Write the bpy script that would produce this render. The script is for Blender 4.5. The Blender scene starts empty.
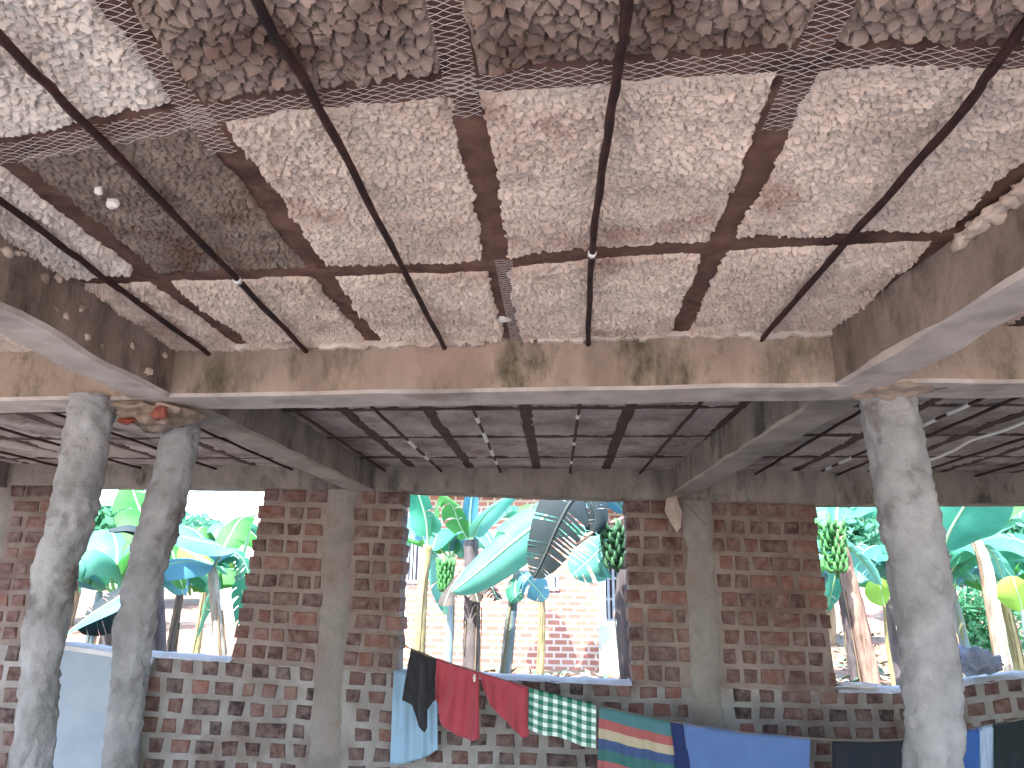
import bpy, bmesh, math, random
import numpy as np
from mathutils import Vector, noise

random.seed(7)
rng = np.random.default_rng(7)
SC = bpy.context.scene
COL = SC.collection

# ------------------------------------------------------------------ camera
F = 740.0
TH = math.radians(15.4)
PSI = math.radians(3.8)
ROLL = 0.012
CAM = np.array([0.0, 0.0, 1.6])
fw = np.array([-math.sin(PSI) * math.cos(TH), math.cos(PSI) * math.cos(TH), math.sin(TH)])
r0 = np.array([math.cos(PSI), math.sin(PSI), 0.0])
u0 = np.cross(r0, fw)
rt = math.cos(ROLL) * r0 + math.sin(ROLL) * u0
up = np.cross(rt, fw)


def ray(x, y):
    return fw + (x - 512) / F * rt - (y - 384) / F * up


def onz(x, y, z):
    d = ray(x, y)
    return CAM + d * (z - CAM[2]) / d[2]


def onp(x, y, p, n):
    d = ray(x, y)
    p = np.array(p, float)
    n = np.array(n, float)
    return CAM + d * ((p - CAM) @ n) / (d @ n)


def aty(x, y, Y):
    return onp(x, y, (0, Y, 0), (0, 1, 0))


cam_d = bpy.data.cameras.new('camera')
cam_d.sensor_width = 36.0
cam_d.lens = F / 1024 * 36.0
cam_d.clip_start = 0.02
cam_d.clip_end = 400
cam = bpy.data.objects.new('camera', cam_d)
COL.objects.link(cam)
from mathutils import Matrix
cam.matrix_world = Matrix(((rt[0], up[0], -fw[0], CAM[0]), (rt[1], up[1], -fw[1], CAM[1]),
                           (rt[2], up[2], -fw[2], CAM[2]), (0, 0, 0, 1)))
SC.camera = cam


# ------------------------------------------------------------------ materials
def lin(r, g, b):
    o = []
    for c in (r, g, b):
        c /= 255.0
        o.append(c / 12.92 if c <= 0.04045 else ((c + 0.055) / 1.055) ** 2.4)
    return (*o, 1.0)


class NT:
    def __init__(s, name, rough=0.9):
        s.m = bpy.data.materials.new(name)
        s.m.use_nodes = True
        s.t = s.m.node_tree
        s.b = s.t.nodes['Principled BSDF']
        s.b.inputs['Roughness'].default_value = rough
        s.b.inputs['Specular IOR Level'].default_value = 0.25
        s.tc = s.t.nodes.new('ShaderNodeTexCoord')

    def link(s, a, b):
        s.t.links.new(a, b)

    def coords(s, scale=(1, 1, 1), rot=(0, 0, 0), which='Object'):
        mp = s.t.nodes.new('ShaderNodeMapping')
        mp.inputs['Scale'].default_value = scale
        mp.inputs['Rotation'].default_value = rot
        s.link(s.tc.outputs[which], mp.inputs['Vector'])
        return mp.outputs['Vector']

    def noise(s, scale, detail=4, co=None, rough=0.6):
        n = s.t.nodes.new('ShaderNodeTexNoise')
        n.inputs['Scale'].default_value = scale
        n.inputs['Detail'].default_value = detail
        n.inputs['Roughness'].default_value = rough
        s.link(co if co is not None else s.tc.outputs['Object'], n.inputs['Vector'])
        return n.outputs['Fac']

    def ramp(s, fac, stops, interp='LINEAR'):
        r = s.t.nodes.new('ShaderNodeValToRGB')
        r.color_ramp.interpolation = interp
        e = r.color_ramp.elements
        while len(e) < len(stops):
            e.new(0.5)
        for el, (p, c) in zip(e, stops):
            el.position = p
            el.color = c if len(c) == 4 else (*c, 1)
        s.link(fac, r.inputs['Fac'])
        return r.outputs['Color']

    def mix(s, fac, a, b, mode='MIX'):
        m = s.t.nodes.new('ShaderNodeMix')
        m.data_type = 'RGBA'
        m.blend_type = mode
        for sock, v in ((m.inputs['Factor'], fac), (m.inputs['A'], a), (m.inputs['B'], b)):
            pass
        ins = [i for i in m.inputs if i.enabled or True]
        fa, ca, cb = m.inputs[0], m.inputs[6], m.inputs[7]
        for sock, v in ((fa, fac), (ca, a), (cb, b)):
            if hasattr(v, 'links') or isinstance(v, bpy.types.NodeSocket):
                s.link(v, sock)
            else:
                sock.default_value = v
        return m.outputs[2]

    def bump(s, h, strength=0.5, dist=0.01):
        b = s.t.nodes.new('ShaderNodeBump')
        b.inputs['Strength'].default_value = strength
        b.inputs['Distance'].default_value = dist
        s.link(h, b.inputs['Height'])
        s.link(b.outputs['Normal'], s.b.inputs['Normal'])

    def attr(s, name):
        a = s.t.nodes.new('ShaderNodeAttribute')
        a.attribute_name = name
        return a.outputs['Color']

    def color(s, c):
        if isinstance(c, bpy.types.NodeSocket):
            s.link(c, s.b.inputs['Base Color'])
        else:
            s.b.inputs['Base Color'].default_value = c


def mottled(name, c1, c2, scale=3.0, rough=0.9, bump=0.4, bscale=40, bdist=0.01, c3=None, s3=1.2, lo3=0.52, hi3=0.68, stretch=(1, 1, 1)):
    n = NT(name, rough)
    co = n.coords(stretch)
    c = n.ramp(n.noise(scale, 6, co), [(0.34, c1), (0.66, c2)])
    if c3:
        f = n.ramp(n.noise(s3, 5, co), [(lo3, (0, 0, 0, 1)), (hi3, (1, 1, 1, 1))])
        c = n.mix(f, c, c3)
    n.color(c)
    if bump:
        n.bump(n.noise(bscale, 5), bump, bdist)
    return n.m


def plain(name, c, rough=0.8, metal=0.0):
    n = NT(name, rough)
    n.color(c)
    n.b.inputs['Metallic'].default_value = metal
    return n.m


M = {}
M['panel'] = mottled('panel_plaster', lin(188, 168, 154), lin(216, 197, 182), 5, c3=lin(144, 110, 95), s3=2.6, lo3=0.55, hi3=0.75, bscale=160, bdist=0.003)
M['panel_brown'] = mottled('panel_muddy', lin(110, 94, 84), lin(142, 126, 113), 6, c3=lin(96, 72, 60), s3=4, bscale=160, bdist=0.003)
M['panel_coarse'] = mottled('panel_lumpy', lin(122, 103, 93), lin(158, 139, 127), 6, c3=lin(96, 74, 64), s3=3.5, bscale=120, bdist=0.004)
M['panel_white'] = mottled('panel_chalky', lin(202, 190, 178), lin(226, 214, 202), 5, c3=lin(176, 156, 142), s3=3, bscale=160, bdist=0.003)
M['panel_rear'] = mottled('panel_grey', lin(140, 128, 122), lin(180, 168, 160), 3.5, c3=lin(112, 96, 90), s3=2.2, bscale=70, bdist=0.012)
M['rib'] = mottled('rib_earth', lin(92, 65, 55), lin(122, 90, 77), 14, bscale=60, bdist=0.006, c3=lin(70, 48, 42), s3=9)
M['rib_dark'] = mottled('rib_dark_earth', lin(64, 52, 48), lin(86, 70, 64), 14)
M['slab'] = mottled('slab_underside', lin(70, 50, 44), lin(96, 72, 62), 8)
M['rod'] = mottled('rusty_steel', lin(40, 28, 28), lin(72, 44, 40), 22, rough=0.65, bump=0.2, bscale=120, c3=lin(34, 26, 26), s3=5)
M['wrap'] = plain('pale_wrap', lin(226, 226, 222), 0.5)
M['wire'] = plain('wire_mesh', lin(205, 192, 184), 0.45, 0.3)
M['cement'] = mottled('column_cement', lin(128, 128, 129), lin(160, 160, 162), 7, c3=lin(104, 99, 97), s3=6, lo3=0.56, hi3=0.70, bump=0.8, bscale=34, bdist=0.014)
M['flake'] = plain('white_flake', lin(232, 224, 214), 0.8)


def beam_mat(name, c1, c2, moss, soff):
    n = NT(name, 0.9)
    co = n.coords((1.6, 1.6, 0.5))
    c = n.ramp(n.noise(3.0, 7, co, 0.65), [(0.32, c1), (0.62, c2)])
    f = n.ramp(n.noise(3.4, 6, n.coords((1.4, 1.4, 0.6)), 0.7), [(0.5, (0, 0, 0, 1)), (0.66, (1, 1, 1, 1))])
    c = n.mix(f, c, moss)
    g = n.ramp(n.noise(1.1, 3), [(0.55, (0, 0, 0, 1)), (0.75, (1, 1, 1, 1))])
    c = n.mix(g, c, soff)
    n.color(c)
    n.bump(n.noise(26, 6), 0.55, 0.012)
    return n.m


M['beam'] = beam_mat('beam_concrete', lin(128, 112, 99), lin(164, 146, 132), lin(84, 78, 60), lin(166, 142, 128))
M['beam_rear'] = beam_mat('beam_concrete_grey', lin(112, 106, 100), lin(144, 136, 126), lin(78, 76, 68), lin(128, 118, 108))
M['beam_side'] = beam_mat('beam_concrete_stained', lin(112, 98, 88), lin(150, 134, 124), lin(74, 66, 56), lin(160, 142, 132))
M['soffit'] = mottled('board_marked_bounce_soffit', lin(170, 158, 148), lin(198, 186, 176), 3, stretch=(2, 2, 1), bump=0.25, bscale=18, c3=lin(150, 138, 128), s3=2)  # smooth shuttered underside, also coloured paler to make up for weak floor bounce
M['soffit_rear'] = mottled('board_marked_bounce_soffit_grey', lin(142, 134, 124), lin(170, 160, 148), 3, bump=0.25, bscale=18, c3=lin(124, 116, 106), s3=2)  # rear beams: same bounce light put into the underside colour
M['mortar'] = mottled('mortar', lin(130, 124, 120), lin(160, 156, 152), 4, bump=0.7, bscale=45, bdist=0.015, c3=lin(116, 100, 92), s3=1.6)
M['mortar_brown'] = mottled('mortar_brown', lin(118, 104, 97), lin(146, 133, 126), 4, bump=0.7, bscale=45, bdist=0.015, c3=lin(108, 88, 80), s3=1.6)
M['pier'] = mottled('pier_plaster', lin(124, 117, 111), lin(150, 144, 138), 4, bump=0.6, bscale=30, bdist=0.015, c3=lin(120, 104, 96), s3=2)
M['sill'] = mottled('sill_plaster', lin(186, 182, 180), lin(214, 212, 210), 6, bump=0.6, bscale=40)

nb = NT('burnt_brick', 0.92)
nb.color(nb.mix(nb.ramp(nb.noise(14, 6), [(0.36, (0, 0, 0, 1)), (0.72, (0.8, 0.8, 0.8, 1))]), nb.attr('tint'), lin(140, 122, 114)))
nb.bump(nb.noise(60, 5), 0.6, 0.01)
M['brick'] = nb.m
M['floor'] = mottled('earth_floor', lin(168, 164, 162), lin(196, 190, 186), 2.5, bump=0.5, bscale=20)
M['soil'] = mottled('red_soil', lin(122, 84, 70), lin(148, 108, 92), 0.6, bump=0.6, bscale=9, bdist=0.04, c3=lin(128, 116, 100), s3=1.3, lo3=0.42, hi3=0.56)
M['yard'] = mottled('yard_bounce', lin(168, 156, 146), lin(196, 184, 174), 0.8, bump=0.4, bscale=9)
M['board'] = mottled('board_pale', lin(142, 154, 165), lin(162, 172, 180), 2, bump=0.15, bscale=25, rough=0.7)
M['rope'] = plain('rope', lin(120, 108, 96), 0.9)
M['cord'] = plain('white_cord', lin(240, 240, 236), 0.6)


# ------------------------------------------------------------------ mesh helpers
def link(o, parent=None):
    COL.objects.link(o)
    if parent is not None:
        o.parent = parent
    return o


def tag(o, label=None, cat=None, group=None, kind=None):
    for k, v in (('label', label), ('category', cat), ('group', group), ('kind', kind)):
        if v:
            o[k] = v
    return o


def mesh(name, verts, faces, mats, parent=None, smooth=False, midx=None, tint=None, uv=None):
    me = bpy.data.meshes.new(name)
    me.from_pydata([tuple(map(float, v)) for v in verts] if not isinstance(verts, np.ndarray) else verts.tolist(), [], faces)
    if not isinstance(mats, (list, tuple)):
        mats = [mats]
    for m in mats:
        me.materials.append(m)
    if midx is not None:
        me.polygons.foreach_set('material_index', np.array(midx, dtype=np.int32))
    if smooth:
        me.polygons.foreach_set('use_smooth', np.ones(len(me.polygons), dtype=bool))
    if tint is not None:
        a = me.color_attributes.new('tint', 'FLOAT_COLOR', 'POINT')
        a.data.foreach_set('color', np.array(tint, dtype=np.float32).ravel())
    if uv is not None:
        l = me.uv_layers.new(name='uv')
        vi = np.zeros(len(me.loops), dtype=np.int32)
        me.loops.foreach_get('vertex_index', vi)
        l.data.foreach_set('uv', np.array(uv, dtype=np.float32)[vi].ravel())
    me.update()
    o = bpy.data.objects.new(name, me)
    return link(o, parent)


def empty(name, loc=(0, 0, 0)):
    o = bpy.data.objects.new(name, None)
    o.location = tuple(map(float, loc))
    return link(o)


class MB:
    """collects geometry, then links it as one object"""

    def __init__(s):
        s.v, s.f, s.mi, s.t = [], [], [], []

    def add(s, vs, fs, mi=0, tint=None):
        b = len(s.v)
        s.v.extend(tuple(map(float, v)) for v in vs)
        s.f.extend(tuple(b + i for i in f) for f in fs)
        s.mi.extend([mi] * len(fs))
        s.t.extend([tint or (1, 1, 1, 1)] * len(vs))

    def hexa(s, c, mi=0, tint=None):
        # c: 8 corners, 0-3 front loop (ccw), 4-7 back loop
        s.add(c, [(0, 1, 2, 3), (5, 4, 7, 6), (4, 0, 3, 7), (1, 5, 6, 2), (3, 2, 6, 7), (4, 5, 1, 0)], mi, tint)

    def box(s, x0, x1, y0, y1, z0, z1, mi=0, tint=None):
        s.hexa([(x0, y0, z0), (x1, y0, z0), (x1, y0, z1), (x0, y0, z1), (x0, y1, z0), (x1, y1, z0), (x1, y1, z1), (x0, y1, z1)], mi, tint)

    def tube(s, pts, rad, n=8, mi=0, cap=True, flat=1.0):
        pts = [np.array(p, float) for p in pts]
        if not hasattr(rad, '__len__'):
            rad = [rad] * len(pts)
        vs, fs = [], []
        ref = None
        for i, p in enumerate(pts):
            d = pts[min(i + 1, len(pts) - 1)] - pts[max(i - 1, 0)]
            d = d / (np.linalg.norm(d) + 1e-9)
            if ref is None:
                ref = np.array([0, 0, 1.0]) if abs(d[2]) < 0.8 else np.array([1.0, 0, 0])
            a = np.cross(d, ref)
            a /= np.linalg.norm(a) + 1e-9
            b = np.cross(a, d)
            ref = b
            for k in range(n):
                t = 2 * math.pi * k / n
                vs.append(p + rad[i] * (math.cos(t) * a + flat * math.sin(t) * b))
        for i in range(len(pts) - 1):
            for k in range(n):
                k2 = (k + 1) % n
                fs.append((i * n + k, i * n + k2, (i + 1) * n + k2, (i + 1) * n + k))
        if cap:
            fs.append(tuple(range(n))[::-1])
            fs.append(tuple((len(pts) - 1) * n + k for k in range(n)))
        s.add(vs, fs, mi)

    def build(s, name, mats, parent=None, smooth=False, tint=False):
        return mesh(name, s.v, s.f, mats, parent, smooth, s.mi, s.t if tint else None)


def off(parent, o):
    """keeps a child's world-space geometry in place under an Empty that is not at the origin"""
    o.matrix_parent_inverse = Matrix.Translation(-Vector(parent.location))
    return o


def spline(pts, n):
    pts = [np.array(p, float) for p in pts]
    P = [2 * pts[0] - pts[1]] + pts + [2 * pts[-1] - pts[-2]]
    out = []
    segs = len(pts) - 1
    for i in range(n + 1):
        t = i / n * segs
        k = min(int(t), segs - 1)
        u = t - k
        a, b, c, d = P[k:k + 4]
        out.append(0.5 * ((2 * b) + (-a + c) * u + (2 * a - 5 * b + 4 * c - d) * u * u + (-a + 3 * b - 3 * c + d) * u ** 3))
    return out


# vectorised value noise (2-D)
def vnoise(x, y, seed=0):
    xi = np.floor(x).astype(np.int64)
    yi = np.floor(y).astype(np.int64)
    xf, yf = x - xi, y - yi
    xf = xf * xf * (3 - 2 * xf)
    yf = yf * yf * (3 - 2 * yf)

    def h(a, b):
        n = (a * 374761393 + b * 668265263 + seed * 974634541) & 0xFFFFFFFF
        n = ((n ^ (n >> 13)) * 1274126177) & 0xFFFFFFFF
        return ((n ^ (n >> 16)) & 0xFFFF) / 65535.0

    return (h(xi, yi) * (1 - xf) + h(xi + 1, yi) * xf) * (1 - yf) + (h(xi, yi + 1) * (1 - xf) + h(xi + 1, yi + 1) * xf) * yf


def hash2(a, b, seed):
    n = (a * 374761393 + b * 668265263 + seed * 974634541) & 0xFFFFFFFF
    n = ((n ^ (n >> 13)) * 1274126177) & 0xFFFFFFFF
    return ((n ^ (n >> 16)) & 0xFFFF) / 65535.0


def flakes(X, Y, pitch, seed=0):
    """concrete squeezed through lath: jittered cells, each a little tilted scale (0..1)"""
    wx = X + 0.35 * pitch * (vnoise(X / pitch * 1.7, Y / pitch * 1.7, seed + 5) - 0.5)
    wy = Y + 0.35 * pitch * (vnoise(X / pitch * 1.7, Y / pitch * 1.7, seed + 6) - 0.5)
    gx, gy = wx / pitch, wy / (pitch * 0.8)
    bi, bj = np.floor(gx).astype(np.int64), np.floor(gy).astype(np.int64)
    best = np.full(X.shape, 1e9)
    hx = np.zeros(X.shape)
    second = np.full(X.shape, 1e9)
    for di in (-1, 0, 1):
        for dj in (-1, 0, 1):
            a, b = bi + di, bj + dj
            cx = a + 0.5 + 0.75 * (hash2(a, b, seed) - 0.5) + 0.5 * (b & 1)
            cy = b + 0.5 + 0.75 * (hash2(a, b, seed + 1) - 0.5)
            d = (gx - cx) ** 2 + (gy - cy) ** 2
            tx = 1.6 * (hash2(a, b, seed + 2) - 0.5)
            ty = 0.6 + 1.1 * (hash2(a, b, seed + 3) - 0.5)
            hv = 0.5 * hash2(a, b, seed + 4) + tx * (gx - cx) + ty * (gy - cy)
            second = np.where(d < best, best, np.minimum(second, d))
            hx = np.where(d < best, hv, hx)
            best = np.minimum(best, d)
    edge = np.clip((np.sqrt(second) - np.sqrt(best)) / 0.16, 0, 1)
    return np.clip(hx * 0.5 + 0.45, 0, 1.2) * (0.3 + 0.7 * edge)


# ------------------------------------------------------------------ ceiling
ZC = 2.51


def bay(label, x0, x1, y0, y1, ribs, strips, rods, res, pitch, amp, matfn, rib_w, strip_w, ampfn=None, rib_m=None):
    """one bay of the rough slab: slab, panels between ribs and cross strips, rods below"""
    rib_m = rib_m or M['rib_dark']
    s = MB()
    s.box(x0 - 0.2, x1 + 0.2, y0 if y0 > 1 else -3.4, y1 + 0.1, ZC + 0.016, ZC + 0.16)  # front slabs extended unseen behind the camera to keep sun off the floor
    root = s.build('ceiling', M['slab'])
    tag(root, label, 'ceiling', None, 'structure')
    nx, ny = int((x1 - x0) / res), int((y1 - y0) / res)
    xs, ys = np.linspace(x0, x1, nx), np.linspace(y0, y1, ny)
    X, Y = np.meshgrid(xs, ys)
    WX = 0.012 * (vnoise(Y * 6, Y * 0 + 3, 11) - 0.5)
    dist = np.full(X.shape, 9.0)
    ci = np.zeros(X.shape, int)
    for rx in ribs:
        ci += (X > rx + WX)
        dist = np.minimum(dist, np.abs(X - rx - WX) - rib_w / 2)
    cj = np.zeros(X.shape, int)
    for st in strips:
        yy = np.interp(X, st[0], st[1])
        cj += (Y > yy)
        dist = np.minimum(dist, np.abs(Y - yy) - strip_w / 2)
    dist = dist + 0.016 * (vnoise(X * 26, Y * 26, 21) - 0.55) + 0.010 * (vnoise(X * 80, Y * 80, 22) - 0.5)
    m = np.clip(dist / 0.012, 0, 1)
    m = m * m * (3 - 2 * m)
    A = np.full(X.shape, amp)
    Pt = np.full(X.shape, pitch)
    fl = flakes(X, Y, pitch, 31)
    if ampfn is not None:
        coarse = flakes(X, Y, pitch * 1.55, 57)
        k = ampfn(ci, cj)
        fl = np.where(k == 1, coarse * 1.7, np.where(ci == 0, fl * 1.5, np.where(cj == 3, fl * 1.25, fl)))
    low = 0.012 * (vnoise(X * 9, Y * 9, 41) - 0.5) + 0.008 * (vnoise(X * 22, Y * 22, 42) - 0.5)
    Z = ZC + 0.004 - m * (0.006 + low) - np.sqrt(m) * A * fl
    ok = dist > -0.004
    V = np.stack([X, Y, Z], -1).reshape(-1, 3)
    idx = np.arange(nx * ny).reshape(ny, nx)
    cell = ci * 100 + cj
    q = np.stack([idx[:-1, :-1], idx[1:, :-1], idx[1:, 1:], idx[:-1, 1:]], -1)
    same = (cell[:-1, :-1] == cell[1:, :-1]) & (cell[:-1, :-1] == cell[1:, 1:]) & (cell[:-1, :-1] == cell[:-1, 1:])
    good = same & (ok[:-1, :-1] | ok[1:, 1:])
    for c in np.unique(cell):
        sel = q[good & (cell[:-1, :-1] == c)]
        if len(sel) < 60:
            continue
        used, inv = np.unique(sel, return_inverse=True)
        i, j = c // 100, c % 100
        p = mesh('panel', V[used], inv.reshape(sel.shape).tolist(), matfn(i, j), root)
    # ribs and cross strips: flat rough earth-coloured bands
    for rx in ribs:
        b = MB()
        n = max(4, int((y1 - y0) / 0.12))
        pts = [(rx + 0.012 * (float(vnoise(np.array(y * 6.0), np.array(3.0), 11)) - 0.5), y) for y in np.linspace(y0, y1, n)]
        vs, fs = [], []
        for k, (x, y) in enumerate(pts):
            w = rib_w / 2 + 0.012
            z = ZC - 0.008 + 0.003 * math.sin(k * 1.7 + rx * 9)
            vs += [(x - w, y, ZC + 0.03), (x - w, y, z + 0.003), (x, y, z), (x + w, y, z + 0.003), (x + w, y, ZC + 0.03)]
            if k:
                a = 5 * (k - 1)
                fs += [(a + t, a + t + 1, a + t + 6, a + t + 5) for t in range(4)]
        b.add(vs, fs)
        b.build('rib', rib_m, root)
    for st in strips:
        b = MB()
        n = max(6, int((x1 - x0) / 0.12))
        vs, fs = [], []
        for k, x in enumerate(np.linspace(x0, x1, n)):
            y = float(np.interp(x, st[0], st[1]))
            w = strip_w / 2 + 0.012
            z = ZC - 0.010 + 0.003 * math.sin(k * 2.3)
            vs += [(x, y - w, ZC + 0.03), (x, y - w, z + 0.003), (x, y, z), (x, y + w, z + 0.003), (x, y + w, ZC + 0.03)]
            if k:
                a = 5 * (k - 1)
                fs += [(a + t, a + t + 5, a + t + 6, a + t + 1) for t in range(4)]
        b.add(vs, fs)
        b.build('cross_strip', rib_m, root)
    for rd in rods:
        b = MB()
        pts = spline(rd['pts'], 40)
        pts = [p + np.array([0.0012 * math.sin(i * 1.3 + p[0] * 7), 0, 0.0015 * math.sin(i * 0.9)]) for i, p in enumerate(pts)]
        b.tube(pts, [rd.get('r', 0.0092) * (1 + 0.08 * math.sin(i * 2.1)) for i in range(len(pts))], 8)
        ro = b.build('rod', M['rod'], root, smooth=True)
        for (ya, yb) in rd.get('wraps', []):
            w = MB()
            seg = [p for p in spline(rd['pts'], 160) if ya <= p[1] <= yb]
            if len(seg) > 1:
                w.tube(seg, rd.get('r', 0.0092) + 0.003, 7)
                wo = w.build('wrap', M['wrap'], ro, smooth=True)
    return root


ribs_main = [-1.23, -0.71, -0.177, 0.435, 1.03]
S1 = ([-1.6, -1.2, -0.704, -0.2, 0.076, 0.42, 0.83, 1.3], [1.39, 1.335, 1.222, 1.162, 1.14, 1.12, 1.135, 1.15])
S2 = ([-1.6, -1.476, -0.678, -0.23, 0.114, 0.438, 0.769, 1.02, 1.3], [2.03, 2.026, 1.993, 1.975, 1.895, 1.868, 1.836, 1.826, 1.81])
S0 = (S1[0], [v - 0.72 for v in S1[1]])
ZR = ZC - 0.036


def rod(xs, ys, r=0.0092, wraps=(), z=ZR):
    return dict(pts=[(x, y, z) for x, y in zip(xs, ys)], r=r, wraps=wraps)


rods_front = [
    rod([-1.31, -1.326, -1.35, -1.378], [0.3, 1.491, 1.979, 2.74]),
    rod([-0.91, -0.926, -0.932, -0.954, -0.98], [0.3, 0.969, 1.223, 1.958, 2.74], wraps=[(1.965, 2.0)]),
    rod([-0.475, -0.466, -0.452, -0.443, -0.433], [0.3, 0.959, 1.184, 1.943, 2.74], wraps=[(1.95, 1.975)]),
    rod([0.112, 0.108, 0.099, 0.090, 0.108], [0.3, 0.988, 1.304, 1.837, 2.7], wraps=[(1.83, 1.87)]),
    rod([0.74, 0.745, 0.759, 0.743, 0.728], [0.3, 1.053, 1.272, 1.833, 2.64]),
]


def mat_front(i, j):
    if j == 2:
        return M['panel_white'] if i == 0 else (M['panel_brown'] if i == 1 else M['panel'])
    if j <= 1:
        return M['panel_white'] if i <= 1 else M['panel_coarse']
    return M['panel']


def amp_front(ci, cj):
    return np.where((cj <= 1) & (ci > 1), 1, np.where((cj == 2) & (ci == 1), 2, 0))


ceil_front = bay('rough flaking plaster ceiling bay over the foreground with brown ribs and dark rods', -1.62, 1.2, 0.45, 2.74, ribs_main, [S0, S1, S2], rods_front,
                 0.0039, 0.0185, 0.022, mat_front, 0.054, 0.062, amp_front, M['rib'])

ribs_rear = [-1.152, -0.698, -0.18, 0.36, 0.93]
strip_c = lambda y: ([-6, 6], [y + 0.1, y - 0.1])
rods_rear = [
    rod([-1.37, -1.37], [2.9, 5.8], 0.009),
    rod([-0.955, -0.925], [2.9, 5.8], 0.009, wraps=[(4.45, 4.7), (5.0, 5.15)]),
    rod([-0.43, -0.465], [2.9, 5.8], 0.009, wraps=[(3.8, 3.95), (4.2, 4.5), (4.75, 5.0), (5.2, 5.35)]),
    rod([0.105, 0.078], [2.9, 5.8], 0.009, wraps=[(3.75, 3.86), (4.5, 4.6), (5.2, 5.32)]),
    rod([0.70, 0.62], [2.9, 5.9], 0.009),
]
bay('grey panelled ceiling bay beyond the middle cross beam', -1.7, 1.1, 2.9, 6.0, ribs_rear, [strip_c(3.75), strip_c(4.5), strip_c(5.25)], rods_rear,
    0.014, 0.03, 0.009, lambda i, j: M['panel_rear'], 0.045, 0.04)
bay('rough ceiling bay beyond the right hand front beam', 1.25, 4.6, 0.45, 2.74, [1.6, 2.15, 2.7, 3.25, 3.8], [strip_c(1.15), strip_c(1.9)],
    [rod([x, x], [0.4, 2.74], 0.01) for x in (1.9, 2.4, 3.0, 3.5)], 0.016, 0.03, 0.012, lambda i, j: M['panel'], 0.05, 0.06)
bay('grey ceiling bay above the right window', 1.1, 4.6, 2.9, 6.1, [1.25, 1.82, 2.4, 2.95, 3.5], [strip_c(3.75), strip_c(4.5), strip_c(5.25)],
    [rod([1.5, 1.52], [2.9, 5.9], 0.009), rod([2.1, 2.15], [2.9, 5.9], 0.009), rod([2.7, 2.7], [2.9, 5.9], 0.009), rod([3.2, 3.2], [2.9, 5.9], 0.009)],
    0.018, 0.03, 0.012, lambda i, j: M['panel_rear'], 0.05, 0.045)
bay('rough ceiling bay beyond the left hand front beam', -4.8, -1.62, 0.45, 2.9, [-4.2, -3.6, -3.0, -2.4, -1.9], [strip_c(1.2), strip_c(2.0)],
    [rod([x, x], [0.4, 2.9], 0.01) for x in (-3.9, -3.3, -2.7)], 0.016, 0.03, 0.012, lambda i, j: M['panel'], 0.05, 0.06)
bay('dim ceiling bay above the left window', -4.8, -1.7, 2.95, 5.9, [-4.2, -3.6, -3.0, -2.4, -1.9], [strip_c(3.75), strip_c(4.5), strip_c(5.25)],
    [rod([x, x], [2.9, 5.8], 0.009) for x in (-3.9, -3.3, -2.7, -2.1)], 0.018, 0.03, 0.012, lambda i, j: M['panel_rear'], 0.05, 0.045)

# wire netting over the first cross strip and the near ends of the ribs
wm = MB()


def net(inside, xa, xb, ya, yb, z, sx=0.020, sy=0.0085):
    # two families of diagonals of long diamonds
    k = sy / sx
    for sgn in (1, -1):
        c0 = ya - max(abs(xa), abs(xb)) * k - 0.1
        c1 = yb + max(abs(xa), abs(xb)) * k + 0.1
        c = c0
        while c < c1:
            run = []
            for x in np.arange(xa, xb, 0.01):
                y = c + sgn * k * x
                if ya <= y <= yb and inside(x, y):
                    run.append((x, y, z + 0.0016 * math.sin(x * 120 + c * 60)))
                else:
                    if len(run) > 1:
                        wm.tube(run, 0.00055, 3, cap=False)
                    run = []
            if len(run) > 1:
                wm.tube(run, 0.00055, 3, cap=False)
            c += sy * 1.8


net(lambda x, y: -0.036 < y - np.interp(x, S1[0], S1[1]) < 0.03 + 0.008 * math.sin(x * 5), -1.4, 1.15, 1.05, 1.45, ZC - 0.024)
for rx, ymax in ((-0.71, 1.35), (-0.177, 1.25), (0.435, 1.32)):
    net(lambda x, y: abs(x - rx) < 0.032, rx - 0.05, rx + 0.05, 0.8, ymax, ZC - 0.023)
net(lambda x, y: abs(x + 0.155) < 0.028, -0.2, -0.12, 1.9, 2.7, ZC - 0.022)
wmo = wm.build('wire_netting', M['wire'], ceil_front)

# lumps of white mortar caught in the muddy panel, and a white scrap on the middle rib


def lump(name, loc, size, mat, parent, seed=0, sub=3, rough=0.35):
    bm = bmesh.new()
    bmesh.ops.create_icosphere(bm, subdivisions=sub, radius=1)
    for v in bm.verts:
        d = 1 + rough * noise.noise(Vector(v.co) * 1.7 + Vector((seed * 3.1, 0, 0))) + 0.5 * rough * noise.noise(Vector(v.co) * 4 + Vector((0, seed, 0)))
        v.co = Vector((v.co.x * size[0] * d + loc[0], v.co.y * size[1] * d + loc[1], v.co.z * size[2] * d + loc[2]))
    me = bpy.data.meshes.new(name)
    bm.to_mesh(me)
    bm.free()
    me.materials.append(mat)
    for p in me.polygons:
        p.use_smooth = True
    o = bpy.data.objects.new(name, me)
    return link(o, parent)


lump('mortar_lump', onz(113, 203, ZC - 0.02), (0.017, 0.013, 0.014), M['flake'], ceil_front, 1)
lump('mortar_lump', onz(99, 190, ZC - 0.02), (0.010, 0.010, 0.012), M['flake'], ceil_front, 2)
lump('mortar_lump', onz(504, 319, ZC - 0.01), (0.022, 0.025, 0.010), M['flake'], ceil_front, 3)


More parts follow.
